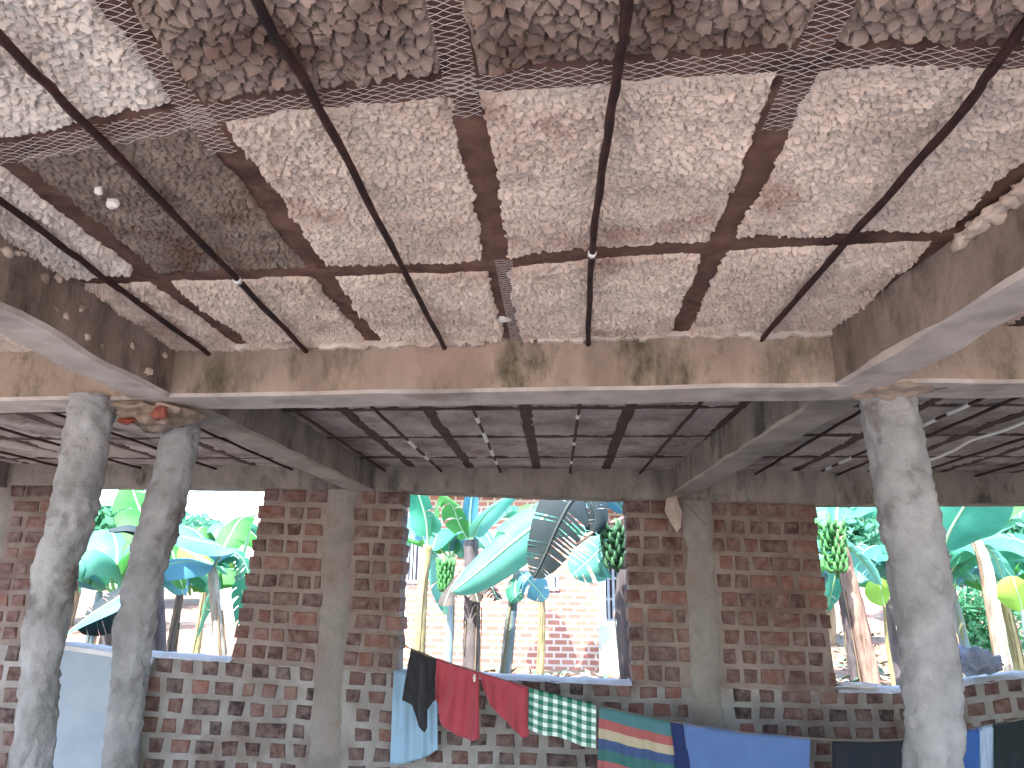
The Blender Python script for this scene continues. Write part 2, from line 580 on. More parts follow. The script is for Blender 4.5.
# ------------------------------------------------------------------ beams
def beam(name, label, a, b, width, z0, z1, mat, seed=0, n=70, wob=0.010, z0b=None):
    """a rough cast concrete beam between plan points a and b (centre line)"""
    a, b = np.array(a, float), np.array(b, float)
    d = (b - a) / np.linalg.norm(b - a)
    nrm = np.array([d[1], -d[0]])
    sec = []
    K = 5
    hw = width / 2
    ch = 0.012
    zt = z1
    for t in np.linspace(0, 1, K):
        sec.append((-hw, zt + (z0 + ch - zt) * t))
    for t in np.linspace(0, 1, K):
        sec.append((-hw + ch + (width - 2 * ch) * t, z0))
    for t in np.linspace(0, 1, K):
        sec.append((hw, z0 + ch + (zt - z0 - ch) * t))
    m = len(sec)
    vs, fs = [], []
    for i in range(n + 1):
        t = i / n
        c = a + (b - a) * t
        for j, (o, z) in enumerate(sec):
            p = Vector((c[0] + nrm[0] * o, c[1] + nrm[1] * o, z))
            w = wob * noise.noise(p * 5 + Vector((seed, 0, 0))) + 0.4 * wob * noise.noise(p * 19)
            zz = z + (wob * 0.9 * noise.noise(Vector((t * np.linalg.norm(b - a) * 3, seed, j < K))) if z < zt else 0)
            if z0b is not None and z < zt:
                zz += (z0b - z0) * t * (zt - z) / (zt - z0)
            side = -1 if o < 0 else 1
            k = abs(o) / hw
            vs.append((p.x + nrm[0] * w * side * k, p.y + nrm[1] * w * side * k, zz))
        if i:
            q = (i - 1) * m
            fs += [(q + j, q + j + m, q + j + m + 1, q + j + 1) for j in range(m - 1)]
    fs.append(tuple(range(m)))
    fs.append(tuple(n * m + j for j in range(m))[::-1])
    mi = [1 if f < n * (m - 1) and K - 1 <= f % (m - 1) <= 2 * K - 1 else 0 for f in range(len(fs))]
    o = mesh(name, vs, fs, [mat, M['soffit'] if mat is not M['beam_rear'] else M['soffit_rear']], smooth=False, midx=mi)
    tag(o, label, 'beam', None, 'structure')
    return o


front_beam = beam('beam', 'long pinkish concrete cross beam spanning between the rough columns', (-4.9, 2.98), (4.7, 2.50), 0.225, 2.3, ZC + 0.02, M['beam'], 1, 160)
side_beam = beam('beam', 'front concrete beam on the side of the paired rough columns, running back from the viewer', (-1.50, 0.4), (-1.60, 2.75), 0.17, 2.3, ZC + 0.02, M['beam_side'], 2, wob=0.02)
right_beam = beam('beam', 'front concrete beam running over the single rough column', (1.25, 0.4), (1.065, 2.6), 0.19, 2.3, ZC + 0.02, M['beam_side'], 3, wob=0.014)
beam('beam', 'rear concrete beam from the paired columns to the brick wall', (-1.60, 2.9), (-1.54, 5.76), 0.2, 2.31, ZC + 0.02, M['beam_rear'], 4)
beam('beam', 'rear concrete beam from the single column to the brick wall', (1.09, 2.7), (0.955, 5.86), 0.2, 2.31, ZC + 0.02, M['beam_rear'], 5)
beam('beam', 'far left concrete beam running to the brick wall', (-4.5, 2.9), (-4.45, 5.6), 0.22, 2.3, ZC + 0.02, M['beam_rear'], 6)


rs = random.Random(12)
for k in range(26):
    y = rs.uniform(1.2, 2.65)
    xf = -1.50 - 0.1 * (y - 0.4) / 2.35 + 0.085
    z = rs.uniform(2.34, 2.5)
    r_ = rs.uniform(0.006, 0.02)
    lump('mortar_lump', (xf, y, z), (r_ * 0.8, r_ * 1.3, r_), M['panel'] if k % 3 else M['beam'], side_beam, 20 + k, 2, 0.6)
for k, (x, y) in enumerate(((966, 238), (980, 226), (996, 214), (1012, 201), (1030, 186), (905, 300), (862, 330))):
    p = onz(x, y, 2.478)
    lump('plaster_lip', p, (0.028 if k < 5 else 0.02, 0.05 if k < 5 else 0.035, 0.02), M['panel'], right_beam, 60 + k, 3, 0.6)


def wall_y(x):
    return 5.8 + 0.05 * x


WN = (-0.05, 1, 0)
WP = (0, 5.8, 0)
SILLX = [-6.5, -3.72, -3.2, -2.44, -1.19, 0.52, 2.0, 2.6, 3.3, 5.2]
SILLZ = [1.21, 1.155, 1.105, 1.06, 0.994, 0.941, 0.912, 0.925, 1.03, 1.10]
HEADX = [-6.5, -3.6, -2.3, -1.2, 0.5, 2.0, 3.57, 5.2]
HEADZ = [2.345, 2.338, 2.333, 2.321, 2.277, 2.252, 2.275, 2.29]


def zsill(x):
    return float(np.interp(x, SILLX, SILLZ))


def zhead(x):
    return float(np.interp(x, HEADX, HEADZ))


def zcourse(k, x):
    return zsill(x) * k / 8 if k <= 8 else zsill(x) + (zhead(x) - zsill(x)) * (k - 8) / 10


# ring beam on top of the wall: follows the window heads
vs, fs = [], []
xs = np.linspace(-6.2, 4.9, 110)
for i, x in enumerate(xs):
    y = wall_y(x)
    zh = zhead(x) + 0.004 * noise.noise(Vector((x * 7, 0, 0)))
    w = 0.006 * noise.noise(Vector((x * 4, 3, 0)))
    sec = [(y - 0.035 + w, ZC + 0.02), (y - 0.035 - w, (ZC + zh) / 2), (y - 0.03 + w, zh + 0.01), (y - 0.02, zh), (y + 0.10, zh), (y + 0.25, zh), (y + 0.26, ZC + 0.15), (y, ZC + 0.15)]
    vs += [(x, a, b) for a, b in sec]
    if i:
        q = (i - 1) * 8
        fs += [(q + j, q + 8 + j, q + 8 + (j + 1) % 8, q + (j + 1) % 8) for j in range(8)]
o = mesh('beam', vs, fs, M['beam_rear'])
tag(o, 'grey ring beam along the top of the brick wall above the windows', 'beam', None, 'structure')

# ragged pale plaster lip between the middle beam and the ceiling
lp = MB()
for (x0, x1) in ((-1.42, -1.0), (-0.92, -0.28), (-0.08, 0.98)):
    n = int((x1 - x0) / 0.012)
    for k in range(n):
        x = x0 + (x1 - x0) * k / n
        y = 2.98 + (x + 4.9) / 9.6 * (-0.48) - 0.1225
        h = 0.014 + 0.016 * float(vnoise(np.array(x * 40), np.array(0.0), 3)) + 0.012 * float(vnoise(np.array(x * 8), np.array(0.0), 5))
        dpt = 0.010 + 0.014 * float(vnoise(np.array(x * 55), np.array(2.0), 9))
        lp.box(x, x + 0.0125, y - dpt, y + 0.01, ZC - 0.002 - h, ZC + 0.014)
lp.build('plaster_lip', M['panel_white'], front_beam)


# ------------------------------------------------------------------ columns
def column(label, path, rad, seed, name='column'):
    """hand-rendered lumpy round concrete column"""
    c = spline(path, 150)
    n = 40
    vs, fs = [], []
    L = len(c)
    for i, p in enumerate(c):
        t = i / (L - 1)
        R = np.interp(t, np.linspace(0, 1, len(rad)), rad)
        for k in range(n):
            a = 2 * math.pi * k / n
            dv = Vector((math.cos(a), math.sin(a), 0))
            q = Vector((dv.x * 0.12, dv.y * 0.12, p[2]))
            w = 0.010 * noise.noise(q * 6 + Vector((seed, 0, 0))) + 0.011 * noise.noise(q * 17 + Vector((0, seed, 0))) + 0.009 * noise.noise(q * 38) + 0.004 * noise.noise(q * 90)
            pit = noise.noise(q * 24 + Vector((seed, 9, 0)))
            if pit > 0.45:
                w -= 0.05 * (pit - 0.45)
            vs.append((p[0] + dv.x * (R + w), p[1] + dv.y * (R + w), p[2]))
        if i:
            b = (i - 1) * n
            fs += [(b + k, b + (k + 1) % n, b + n + (k + 1) % n, b + n + k) for k in range(n)]
    fs.append(tuple(range(n))[::-1])
    fs.append(tuple((L - 1) * n + k for k in range(n)))
    o = mesh(name, vs, fs, M['cement'], smooth=True)
    return tag(o, label, 'column', None, 'structure')


def col_path(px, y, top):
    p = [aty(a, b, y) for a, b in px]
    d = (p[0] - p[1]) / (p[0][2] - p[1][2])
    return [p[0] - d * p[0][2]] + p + [p[-1] + (p[-1] - p[-2]) / (p[-1][2] - p[-2][2]) * (top - p[-1][2])]


column('thicker front column of the rough grey pair, with a lumpy cement skin', col_path([(33, 760), (40, 680), (49, 600), (66, 535), (79, 479), (92, 410)], 2.74, 2.31),
       [0.064, 0.064, 0.066, 0.072, 0.078, 0.083, 0.086, 0.084], 1.0)
column('thinner rear column of the rough grey pair, standing in front of the left window', col_path([(121, 760), (127, 700), (139, 600), (156, 535), (171, 479), (182, 432)], 3.05, 2.32),
       [0.064, 0.064, 0.066, 0.072, 0.078, 0.080, 0.078, 0.07], 5.0)
column('single rough grey column rendered with lumpy cement, in front of the right window', col_path([(934, 760), (932, 700), (922, 600), (911, 535), (901, 479), (888, 405)], 2.75, 2.31),
       [0.086, 0.086, 0.088, 0.094, 0.097, 0.098, 0.096, 0.094], 9.0)

# lumpy joints where beams meet the columns
jl = lump('beam_joint', (-1.66, 2.86, 2.29), (0.15, 0.13, 0.075), M['beam'], None, 4, 5, 0.5)
tag(jl, 'lumpy concrete joint under the beams between the paired columns', 'joint', None, 'structure')
lump('brick_chip', aty(160, 413, 2.76), (0.03, 0.02, 0.03), plain('brick_chip', lin(132, 76, 64)), jl, 5, 3, 0.6)
lump('brick_chip', aty(127, 421, 2.76), (0.03, 0.02, 0.012), plain('brick_chip_dark', lin(128, 62, 50)), jl, 6, 3, 0.6)
jr = lump('beam_joint', (1.2, 2.68, 2.325), (0.135, 0.12, 0.055), M['beam'], None, 8, 4, 0.35)
tag(jr, 'lumpy concrete joint where the beams meet the single column', 'joint', None, 'structure')
sp = MB()
tipp = aty(948, 388, 2.62)
base = [aty(x, y, 2.66) for x, y in ((892, 366), (926, 366), (934, 377), (912, 390), (886, 388))]
back = [b + np.array([0, 0.12, 0]) for b in base]
sp.add(base + back + [tipp], [(0, 1, 2, 3, 4), (9, 8, 7, 6, 5), (0, 4, 9, 5), (1, 0, 5, 6), (4, 3, 8, 9), (1, 6, 7, 10), (1, 10, 2), (2, 10, 3), (3, 10, 8), (8, 10, 7)])
sp.build('concrete_spur', M['beam_rear'], jr)

# ------------------------------------------------------------------ brick wall
WIN = [  # (left at sill, left at head, right at sill, right at head)
    (-3.82, -3.80, -2.44, -2.31),
    (-1.188, -1.218, 0.516, 0.496),
    (2.004, 1.96, 3.80, 3.78),
]
PIERS = [(-1.70, 0.125), (1.06, 0.125), (-4.42, 0.13)]


def pier_range(x_c, hw, z):
    return x_c - hw + 0.03 * noise.noise(Vector((x_c, z * 4, 0))), x_c + hw + 0.03 * noise.noise(Vector((x_c, z * 4, 7)))


core = MB()
TH_W = 0.21
XL, XR = -6.2, 4.9


def core_block(xl0, xl1, xr0, xr1, zb, zt, n, mi=0):
    """slab of mortar from zb(x) to zt(x), with slanting ends (xl0 bottom, xl1 top ...)"""
    rows = []
    nz = 8
    vs, fs = [], []
    for j in range(nz + 1):
        t = j / nz
        for i in range(n + 1):
            s = i / n
            x = (xl0 + (xl1 - xl0) * t) * (1 - s) + (xr0 + (xr1 - xr0) * t) * s
            z = zb(x) + (zt(x) - zb(x)) * t
            vs.append((x, wall_y(x) + 0.004 * noise.noise(Vector((x * 6, z * 6, 0))), z))
    N = len(vs)
    vs += [(x, y + TH_W, z) for x, y, z in vs]
    w = n + 1
    for j in range(nz):
        for i in range(n):
            a = j * w + i
            fs.append((a, a + 1, a + w + 1, a + w))
            fs.append((N + a, N + a + w, N + a + w + 1, N + a + 1))
    for j in range(nz):
        a, b = j * w, j * w + n
        fs.append((a, a + w, N + a + w, N + a))
        fs.append((b, N + b, N + b + w, b + w))
    for i in range(n):
        a, b = i, nz * w + i
        fs.append((a, N + a, N + a + 1, a + 1))
        fs.append((b, b + 1, N + b + 1, N + b))
    core.add(vs, fs, mi)


core_block(XL, XL, XR, XR, lambda x: 0, lambda x: zsill(x) - 0.012, 90)
ends = [(XL, XL)] + [v for w in WIN for v in ((w[0], w[1]), (w[2], w[3]))] + [(XR, XR)]
for k in range(0, len(ends), 2):
    (a0, a1), (b0, b1) = ends[k], ends[k + 1]
    core_block(a0 + (0.012 if k else 0), a1 + (0.012 if k else 0), b0 - 0.012, b1 - 0.012, lambda x: zsill(x) - 0.02, lambda x: zhead(x) + 0.02, 14, 1)
wall = core.build('wall_back', [M['mortar'], M['mortar_brown']])
tag(wall, 'unplastered red brick wall with grey mortar and three open window holes', 'wall', None, 'structure')

bk = MB()
RED = [(112, 74, 68), (120, 80, 72), (102, 70, 66), (94, 68, 65), (132, 88, 78), (104, 78, 74)]
DRK = [(84, 62, 62), (66, 52, 54), (98, 70, 68), (116, 80, 74), (136, 90, 82), (108, 78, 74), (78, 66, 66)]


def jit(a):
    return (random.random() - 0.5) * 2 * a


def brick(xa, xb, k, low):
    mort = 0.027 if not low else 0.022
    c = []
    pt = random.choice(DRK if low else RED)
    f = 0.70 + 0.3 * random.random()
    tint = lin(*[min(255, v * f) for v in pt])
    zlo = lambda x: zcourse(k, x) + mort
    zhi = lambda x: zcourse(k + 1, x) - (0.012 if not low else 0.018)
    pro = 0.006 + 0.010 * random.random()
    j = 0.009 if not low else 0.010
    q = [(xa + jit(j), zlo(xa) + jit(j * .7)), (xb + jit(j), zlo(xb) + jit(j * .7)), (xb + jit(j), zhi(xb) + jit(j * .7)), (xa + jit(j), zhi(xa) + jit(j * .7))]
    cx, cz = sum(p[0] for p in q) / 4, sum(p[1] for p in q) / 4
    inn = [(cx + (p[0] - cx) * (0.80 + 0.12 * random.random()), cz + (p[1] - cz) * (0.74 + 0.14 * random.random())) for p in q]
    V = [(x, wall_y(x) - pro, z) for x, z in inn] + [(x, wall_y(x) - pro + 0.006, z) for x, z in q] + [(x, wall_y(x) + TH_W + 0.006, z) for x, z in q]
    Fs = [(0, 1, 2, 3)]
    for b in (0, 4):
        for i in range(4):
            i2 = (i + 1) % 4
            Fs.append((b + i, b + 4 + i, b + 4 + i2, b + i2))
    Fs.append((11, 10, 9, 8))
    bk.add(V, Fs, 0, tint)


for k in range(0, 18):
    low = k < 8
    zm = (zcourse(k, 0) + zcourse(k + 1, 0)) / 2
    spans = []
    if low:
        cuts = [XL, XR]
    else:
        t = (k - 7.5) / 10
        cuts = [XL] + [v for w in WIN for v in (w[0] + (w[1] - w[0]) * t, w[2] + (w[3] - w[2]) * t)] + [XR]
    for s in range(0, len(cuts), 2):
        a, b = cuts[s], cuts[s + 1]
        if not low:
            a += jit(0.012)
            b += jit(0.012)
        segs = [(a, b)]
        for pc, hw in PIERS:
            if a < pc < b:
                pa, pb = pier_range(pc, hw, zm)
                ns = []
                for (u, v) in segs:
                    if u < pc < v:
                        ns += [(u, pa + jit(0.03)), (pb + jit(0.03), v)]
                    else:
                        ns.append((u, v))
                segs = ns
        for (u, v) in segs:
            x = u + (random.random() * 0.1 if low else 0)
            hdr = (k % 2 == 0)
            while x < v - 0.04:
                if low:
                    L = 0.095 + 0.035 * random.random()
                    gap = 0.045 + 0.03 * random.random()
                    if random.random() < 0.06:
                        L = 0.21
                else:
                    L = (0.088 + 0.022 * random.random()) if (random.random() < (0.82 if hdr else 0.55)) else 0.175 + 0.03 * random.random()
                    gap = 0.022 + 0.022 * random.random()
                e = min(x + L, v)
                if v - e < 0.05:
                    e = v
                if e - x > 0.03:
                    brick(x, e, k, low)
                x = e + gap
bk.build('brickwork', M['brick'], wall, tint=True)

for nm, lab, xa, xb in (('wall_left_added', 'side wall added beyond the left edge of the view to dim the rear', XL - 0.2, XL), ('wall_right_added', 'side wall added beyond the right edge of the view to dim the rear', XR, XR + 0.2)):
    sw = MB()  # unseen walls added to cut side light and darken the rear
    sw.box(xa, xb, 1.2, 6.1, -0.1, ZC + 0.15)
    tag(sw.build(nm, M['mortar']), lab, 'wall', None, 'structure')

# plastered piers in the wall
for pc, hw in PIERS:
    vs, fs = [], []
    n = 60
    for i in range(n + 1):
        z = (zhead(pc) + 0.01) * i / n
        pa, pb = pier_range(pc, hw, z)
        pa += 0.012 * noise.noise(Vector((z * 22, pc, 0)))
        pb += 0.012 * noise.noise(Vector((z * 22, pc, 5)))
        for j in range(7):
            x = pa + (pb - pa) * j / 6
            d = 0.022 - 0.012 * abs(j / 3 - 1) ** 3 + 0.008 * noise.noise(Vector((x * 9, z * 7, 0)))
            if j in (0, 6):
                d = -0.01
            vs.append((x, wall_y(x) - d, z))
        if i:
            b = (i - 1) * 7
            fs += [(b + j, b + j + 1, b + j + 8, b + j + 7) for j in range(6)]
    mesh('pier', vs, fs, M['pier'], wall, smooth=True)

# pale mortar bed on each sill
for w in WIN:
    vs, fs = [], []
    n = 44
    for i in range(n + 1):
        x = w[0] + (w[2] - w[0]) * i / n
        for j in range(6):
            y = wall_y(x) - 0.018 + (TH_W + 0.04) * j / 5
            z = zsill(x) + 0.006 + 0.011 * noise.noise(Vector((x * 14, y * 14, 0))) + (-0.025 if j in (0, 5) else 0)
            vs.append((x, y + 0.012 * noise.noise(Vector((x * 17, j, 0))), z))
        if i:
            b = (i - 1) * 6
            fs += [(b + j, b + 6 + j, b + 7 + j, b + j + 1) for j in range(5)]
    mesh('sill', vs, fs, M['sill'], wall, smooth=True)

# ------------------------------------------------------------------ floor and outside ground
fl = MB()
fl.box(XL, XR, -3.4, 6.1, -0.12, 0.0)
tag(fl.build('floor', M['floor']), 'bare earth floor of the unfinished house', 'floor', None, 'structure')
n = 90
gx = np.linspace(-45, 45, n)
gy = np.linspace(-40, 75, n)
X, Y = np.meshgrid(gx, gy)
far = np.clip((np.hypot(X, Y - 3) - 9) / 14, 0, 1)
Z = -0.05 + far * 0.35 * (vnoise(X * 0.25, Y * 0.25, 3) - 0.4) + np.clip((Y - 22) / 50, 0, 1) * 3.0
V = np.stack([X, Y, Z], -1).reshape(-1, 3)
idx = np.arange(n * n).reshape(n, n)
q = np.stack([idx[:-1, :-1], idx[:-1, 1:], idx[1:, 1:], idx[1:, :-1]], -1).reshape(-1, 4)
tag(mesh('ground', V, q.tolist(), M['soil'], smooth=True), 'red soil ground of the banana garden around the house', 'ground', None, 'structure')


yd = MB()
yd.box(-30, 30, -34, -3.4, -0.3, -0.03)  # unseen pale ground added so light bounced indoors stays neutral
tag(yd.build('ground', M['yard']), 'pale yard added behind the viewer to bounce neutral light indoors', 'ground', None, 'structure')


def ground_z(x, y):
    i = int(np.clip(np.searchsorted(gx, x) - 1, 0, n - 2))
    j = int(np.clip(np.searchsorted(gy, y) - 1, 0, n - 2))
    return float(Z[j:j + 2, i:i + 2].mean())

# ------------------------------------------------------------------ washing line and clothes
RN = (0.2, 1, 0)


def rp(x, y, d=0.0):
    return onp(x, y, (0, 4.98 + d, 0), RN)


rope_px = [(396, 641), (412, 649.5), (437, 659), (478, 672), (528, 687.5), (600, 706), (683, 723.5), (745, 733), (810, 738.5), (870, 741), (930, 737), (965, 730.5), (1024, 718.5), (1110, 696)]
rope_pts = [rp(*p) for p in rope_px]
rope_pts[0] = np.array([-1.27, wall_y(-1.27) - 0.02, 1.245])
rb = MB()
rb.tube(spline(rope_pts + [np.array([4.4, 4.12, 1.62])], 120), 0.004, 6)
tag(rb.build('washing_line', M['rope'], smooth=True), 'thin sagging washing line strung in front of the brick wall', 'rope')


def interp_poly(pts, n):
    pts = np.array(pts, float)
    s = np.concatenate([[0], np.cumsum(np.linalg.norm(np.diff(pts, axis=0), axis=1))])
    s /= s[-1]
    t = np.linspace(0, 1, n)
    return np.stack([np.interp(t, s, pts[:, i]) for i in range(2)], -1)


def cloth(name, top, bot, mat, label=None, cat=None, group=None, parent=None, d=0.0, folds=3, amp=0.02, flap=0.35, nu=40, nv=26, seed=0, surf=None):
    """garment hung over the line: outlines traced at the line's own distance, with folds and a back flap"""
    T, B = interp_poly(top, nu + 1), interp_poly(bot, nu + 1)
    S = surf or rp
    vs, uv, fs = [], [], []
    rows = []
    nb = 8 if flap else 0
    for j in range(-nb, nv + 1):
        for i in range(nu + 1):
            u = i / nu
            if j >= 0:
                t = j / nv
                p = T[i] * (1 - t) + B[i] * t
                q = S(p[0], p[1], d)
                w = amp * min(1, t * 2.5 + 0.12) * (math.sin(u * folds * 2 * math.pi + seed + 1.2 * t) + 0.5 * math.sin(u * folds * 4.3 * math.pi + 2 * seed)) + 0.01 * noise.noise(Vector((u * 5, t * 5, seed)))
                q = q + np.array([0.0, -0.012 - w, 0.0])
                vv = t
            else:
                t = -j / nb * flap
                p = T[i] * (1 - t) + B[i] * t
                q = S(p[0], p[1], d) + np.array([0, 0.014 + 0.02 * t + 0.6 * amp * t * math.sin(u * folds * 5 + seed), 0])
                vv = -t
            if j == 0:
                q = S(*T[i], d) + np.array([0, 0, 0.006])
            vs.append(q)
            uv.append((u, vv))
    w = nu + 1
    for j in range(nv + nb):
        for i in range(nu):
            a = j * w + i
            fs.append((a, a + w, a + w + 1, a + 1))
    o = mesh(name, vs, fs, mat, parent, smooth=True, uv=uv)
    so = o.modifiers.new('thickness', 'SOLIDIFY')
    so.thickness = 0.004
    tag(o, label, cat, group)
    return o


def cloth_mat(name, c, c2=None):
    n = NT(name, 0.95)
    n.color(n.ramp(n.noise(7, 4), [(0.3, c), (0.7, c2 or tuple(min(1, v * 1.15) for v in c))]))
    n.bump(n.noise(400, 2), 0.15, 0.001)
    n.b.inputs['Sheen Weight'].default_value = 0.2
    return n.m


def stripes(name, stops, scale, axis='V', rot=0.0):
    n = NT(name, 0.95)
    sx = n.t.nodes.new('ShaderNodeSeparateXYZ')
    n.link(n.tc.outputs['UV'], sx.inputs[0])
    m1 = n.t.nodes.new('ShaderNodeMath')
    m1.operation = 'MULTIPLY_ADD'
    n.link(sx.outputs[0], m1.inputs[0])
    m1.inputs[1].default_value = rot
    n.link(sx.outputs[1], m1.inputs[2])
    m2 = n.t.nodes.new('ShaderNodeMath')
    m2.operation = 'MULTIPLY'
    n.link(m1.outputs[0], m2.inputs[0])
    m2.inputs[1].default_value = scale
    m3 = n.t.nodes.new('ShaderNodeMath')
    m3.operation = 'WRAP'
    m3.inputs[1].default_value = 1.0
    m3.inputs[2].default_value = 0.0
    n.link(m2.outputs[0], m3.inputs[0])
    n.color(n.ramp(m3.outputs[0], stops, 'CONSTANT'))
    return n.m


def checks(name, base, light, nu, nv):
    n = NT(name, 0.95)
    sx = n.t.nodes.new('ShaderNodeSeparateXYZ')
    n.link(n.tc.outputs['UV'], sx.inputs[0])
    outs = []
    for k, cnt in ((0, nu), (1, nv)):
        a = n.t.nodes.new('ShaderNodeMath')
        a.operation = 'MULTIPLY'
        n.link(sx.outputs[k], a.inputs[0])
        a.inputs[1].default_value = cnt
        b = n.t.nodes.new('ShaderNodeMath')
        b.operation = 'FRACT'
        n.link(a.outputs[0], b.inputs[0])
        c = n.t.nodes.new('ShaderNodeMath')
        c.operation = 'GREATER_THAN'
        n.link(b.outputs[0], c.inputs[0])
        c.inputs[1].default_value = 0.52
        outs.append(c.outputs[0])
    s = n.t.nodes.new('ShaderNodeMath')
    s.operation = 'ADD'
    n.link(outs[0], s.inputs[0])
    n.link(outs[1], s.inputs[1])
    h = n.t.nodes.new('ShaderNodeMath')
    h.operation = 'MULTIPLY'
    n.link(s.outputs[0], h.inputs[0])
    h.inputs[1].default_value = 0.5
    n.color(n.ramp(h.outputs[0], [(0.0, base), (0.3, tuple((a * 0.72 + b * 0.28) for a, b in zip(base, light))), (0.8, light)], 'CONSTANT'))
    return n.m


red = cloth_mat('red_cotton', lin(158, 66, 76))
black = cloth_mat('black_cotton', lin(42, 42, 46))
shirt = cloth('shirt', [(437, 659), (455, 665), (479, 672.5)], [(437, 698), (440, 722), (455, 735), (470, 740), (480, 738)], red,
              'red shirt with a black sleeve, at the upper end of the washing line', 'shirt', folds=2, seed=1)
cloth('black_sleeve', [(411, 649), (424, 654), (438, 659.5)], [(402, 700), (412, 705), (416, 716), (419, 726), (425, 732), (428, 727), (426, 712), (433, 702), (438, 698)], black,
      'black sleeve and side panel', None, parent=shirt, folds=1.5, amp=0.012, seed=2)
cloth('shirt', [(479, 672.5), (503, 680), (528, 687.5)], [(484, 690), (490, 703), (497, 713), (506, 721), (516, 730), (522, 738), (529, 736)], red,
      'plain red shirt bunched on the line next to the green checked cloth', 'shirt', folds=2, seed=4)
cloth('checked_cloth', [(529, 688), (560, 696), (596, 705)], [(528, 729), (545, 735), (560, 737), (580, 745), (596, 748)],
      checks('green_check', lin(40, 112, 92), lin(222, 240, 232), 7, 5), 'green and white checked cloth on the washing line', 'cloth', folds=1.5, amp=0.01, seed=5)
STR = [(0.0, lin(76, 116, 122)), (0.12, lin(160, 92, 92)), (0.225, lin(176, 164, 138)), (0.33, lin(66, 84, 122)), (0.44, lin(62, 106, 102)), (0.56, lin(160, 94, 94)), (0.65, lin(178, 170, 146)), (0.72, lin(50, 56, 86)), (0.9, lin(70, 112, 116))]
cloth('striped_cloth', [(599, 706), (640, 715), (670, 721)], [(596, 800), (640, 806), (682, 808)],
      stripes('bright_stripes', STR, 1.0, rot=-0.06), 'multicoloured striped cloth with red, cream, blue and green bands', 'cloth', folds=2.5, amp=0.014, seed=7)
cloth('navy_cloth', [(668, 720.5), (676, 722), (686, 724)], [(670, 790), (680, 795), (695, 800)], cloth_mat('navy_cotton', lin(36, 48, 88)),
      'narrow navy cloth squeezed between the striped cloth and the plain blue cloth', 'cloth', folds=1, amp=0.008, seed=8, d=0.012, nu=16)
cloth('blue_cloth', [(683, 723.5), (745, 733), (810, 738.5)], [(694, 820), (745, 826), (804, 826)], cloth_mat('sky_blue_cotton', lin(84, 110, 156)),
      'wide plain sky blue cloth on the washing line', 'cloth', folds=2.5, amp=0.012, seed=9)
cloth('black_cloth', [(833, 740.5), (870, 741.5), (915, 739.5)], [(834, 830), (870, 830), (915, 830)], cloth_mat('dark_cotton', lin(34, 38, 46)),
      'black cloth hanging between the sky blue cloth and the single column', 'cloth', folds=2, amp=0.01, seed=10)
cloth('royal_blue_cloth', [(958, 732), (970, 729.5), (981, 727)], [(958, 820), (970, 820), (981, 820)], cloth_mat('royal_blue_cotton', lin(48, 82, 138)),
      'narrow royal blue cloth just right of the single column', 'cloth', folds=1, amp=0.006, seed=11, nu=18)
cloth('pale_blue_cloth', [(979, 727.5), (986, 726), (993, 724.5)], [(978, 820), (986, 820), (992, 820)], cloth_mat('pale_blue_cotton', lin(146, 164, 186)),
      'narrow pale blue cloth between the royal blue cloth and the black garment', 'cloth', folds=1, amp=0.006, seed=12, nu=14)
cloth('black_garment', [(992, 725), (1024, 718.5), (1085, 703)], [(990, 830), (1030, 830), (1085, 820)], cloth_mat('dark_green_black', lin(30, 40, 42)),
      'black garment at the lower right end of the washing line', 'cloth', folds=2.5, amp=0.012, seed=13)


def sill_hang(x, y, d=0.0):
    return onp(x, y, (0, 5.71 + d, 0), WN)


cloth('pale_shirt', [(394, 671), (412, 672), (437, 680)], [(390, 765), (410, 762), (428, 756), (438, 749)], cloth_mat('washed_blue_cotton', lin(140, 170, 192)),
      'washed out light blue shirt hanging from the middle window sill, behind the black sleeve', 'shirt', folds=2.5, amp=0.012, seed=15, flap=0, surf=sill_hang)
pg = MB()
px = rp(475, 676) + np.array([0, -0.03, 0])
pg.hexa([px + np.array(v) for v in ((-.007, -.008, -.03), (.007, -.008, -.03), (.005, -.006, .012), (-.005, -.006, .012), (-.007, .008, -.03), (.007, .008, -.03), (.005, .034, .012), (-.005, .034, .012))])
pg.tube([px + np.array([-.012, 0, -.008]), px + np.array([.012, 0, -.008])], 0.004, 6)
tag(pg.build('clothes_peg', M['flake']), 'small white clothes peg between the two red shirts', 'peg')

# crumpled cloth lying on the right sill, behind the column
lo = lump('crumpled_cloth', (0, 0, 0), (0.19, 0.14, 0.085), cloth_mat('grey_blue_cotton', lin(112, 122, 146), lin(150, 160, 180)), None, 3, 5, 0.3)
for v in lo.data.vertices:
    c = v.co
    w = 0.022 * math.sin(c.x * 40 + c.z * 46 + 5 * noise.noise(c * 9)) + 0.01 * math.sin(c.x * 90 - c.z * 60)
    nn = Vector((c.x / 0.036, c.y / 0.02, c.z / 0.007)).normalized()
    v.co = c + nn * w
cp = onp(978, 690, (0, 5.83, 0), WN)
lo.location = (cp[0], wall_y(cp[0]) + 0.03, zsill(cp[0]) + 0.135)
tag(lo, 'crumpled grey blue cloth lying on the right window sill', 'cloth')
# scrap of plastic and a dry leaf on the same sill
lo = lump('plastic_scrap', (0, 0, 0), (0.15, 0.06, 0.016), cloth_mat('plastic_white', lin(190, 186, 188), lin(214, 212, 214)), None, 6, 4, 0.6)
cp = onp(858, 688, (0, 5.85, 0), WN)
lo.location = (cp[0], wall_y(cp[0]) + 0.08, zsill(cp[0]) + 0.025)
tag(lo, 'flat pale scrap of plastic on the right window sill beside the brick jamb', 'scrap')

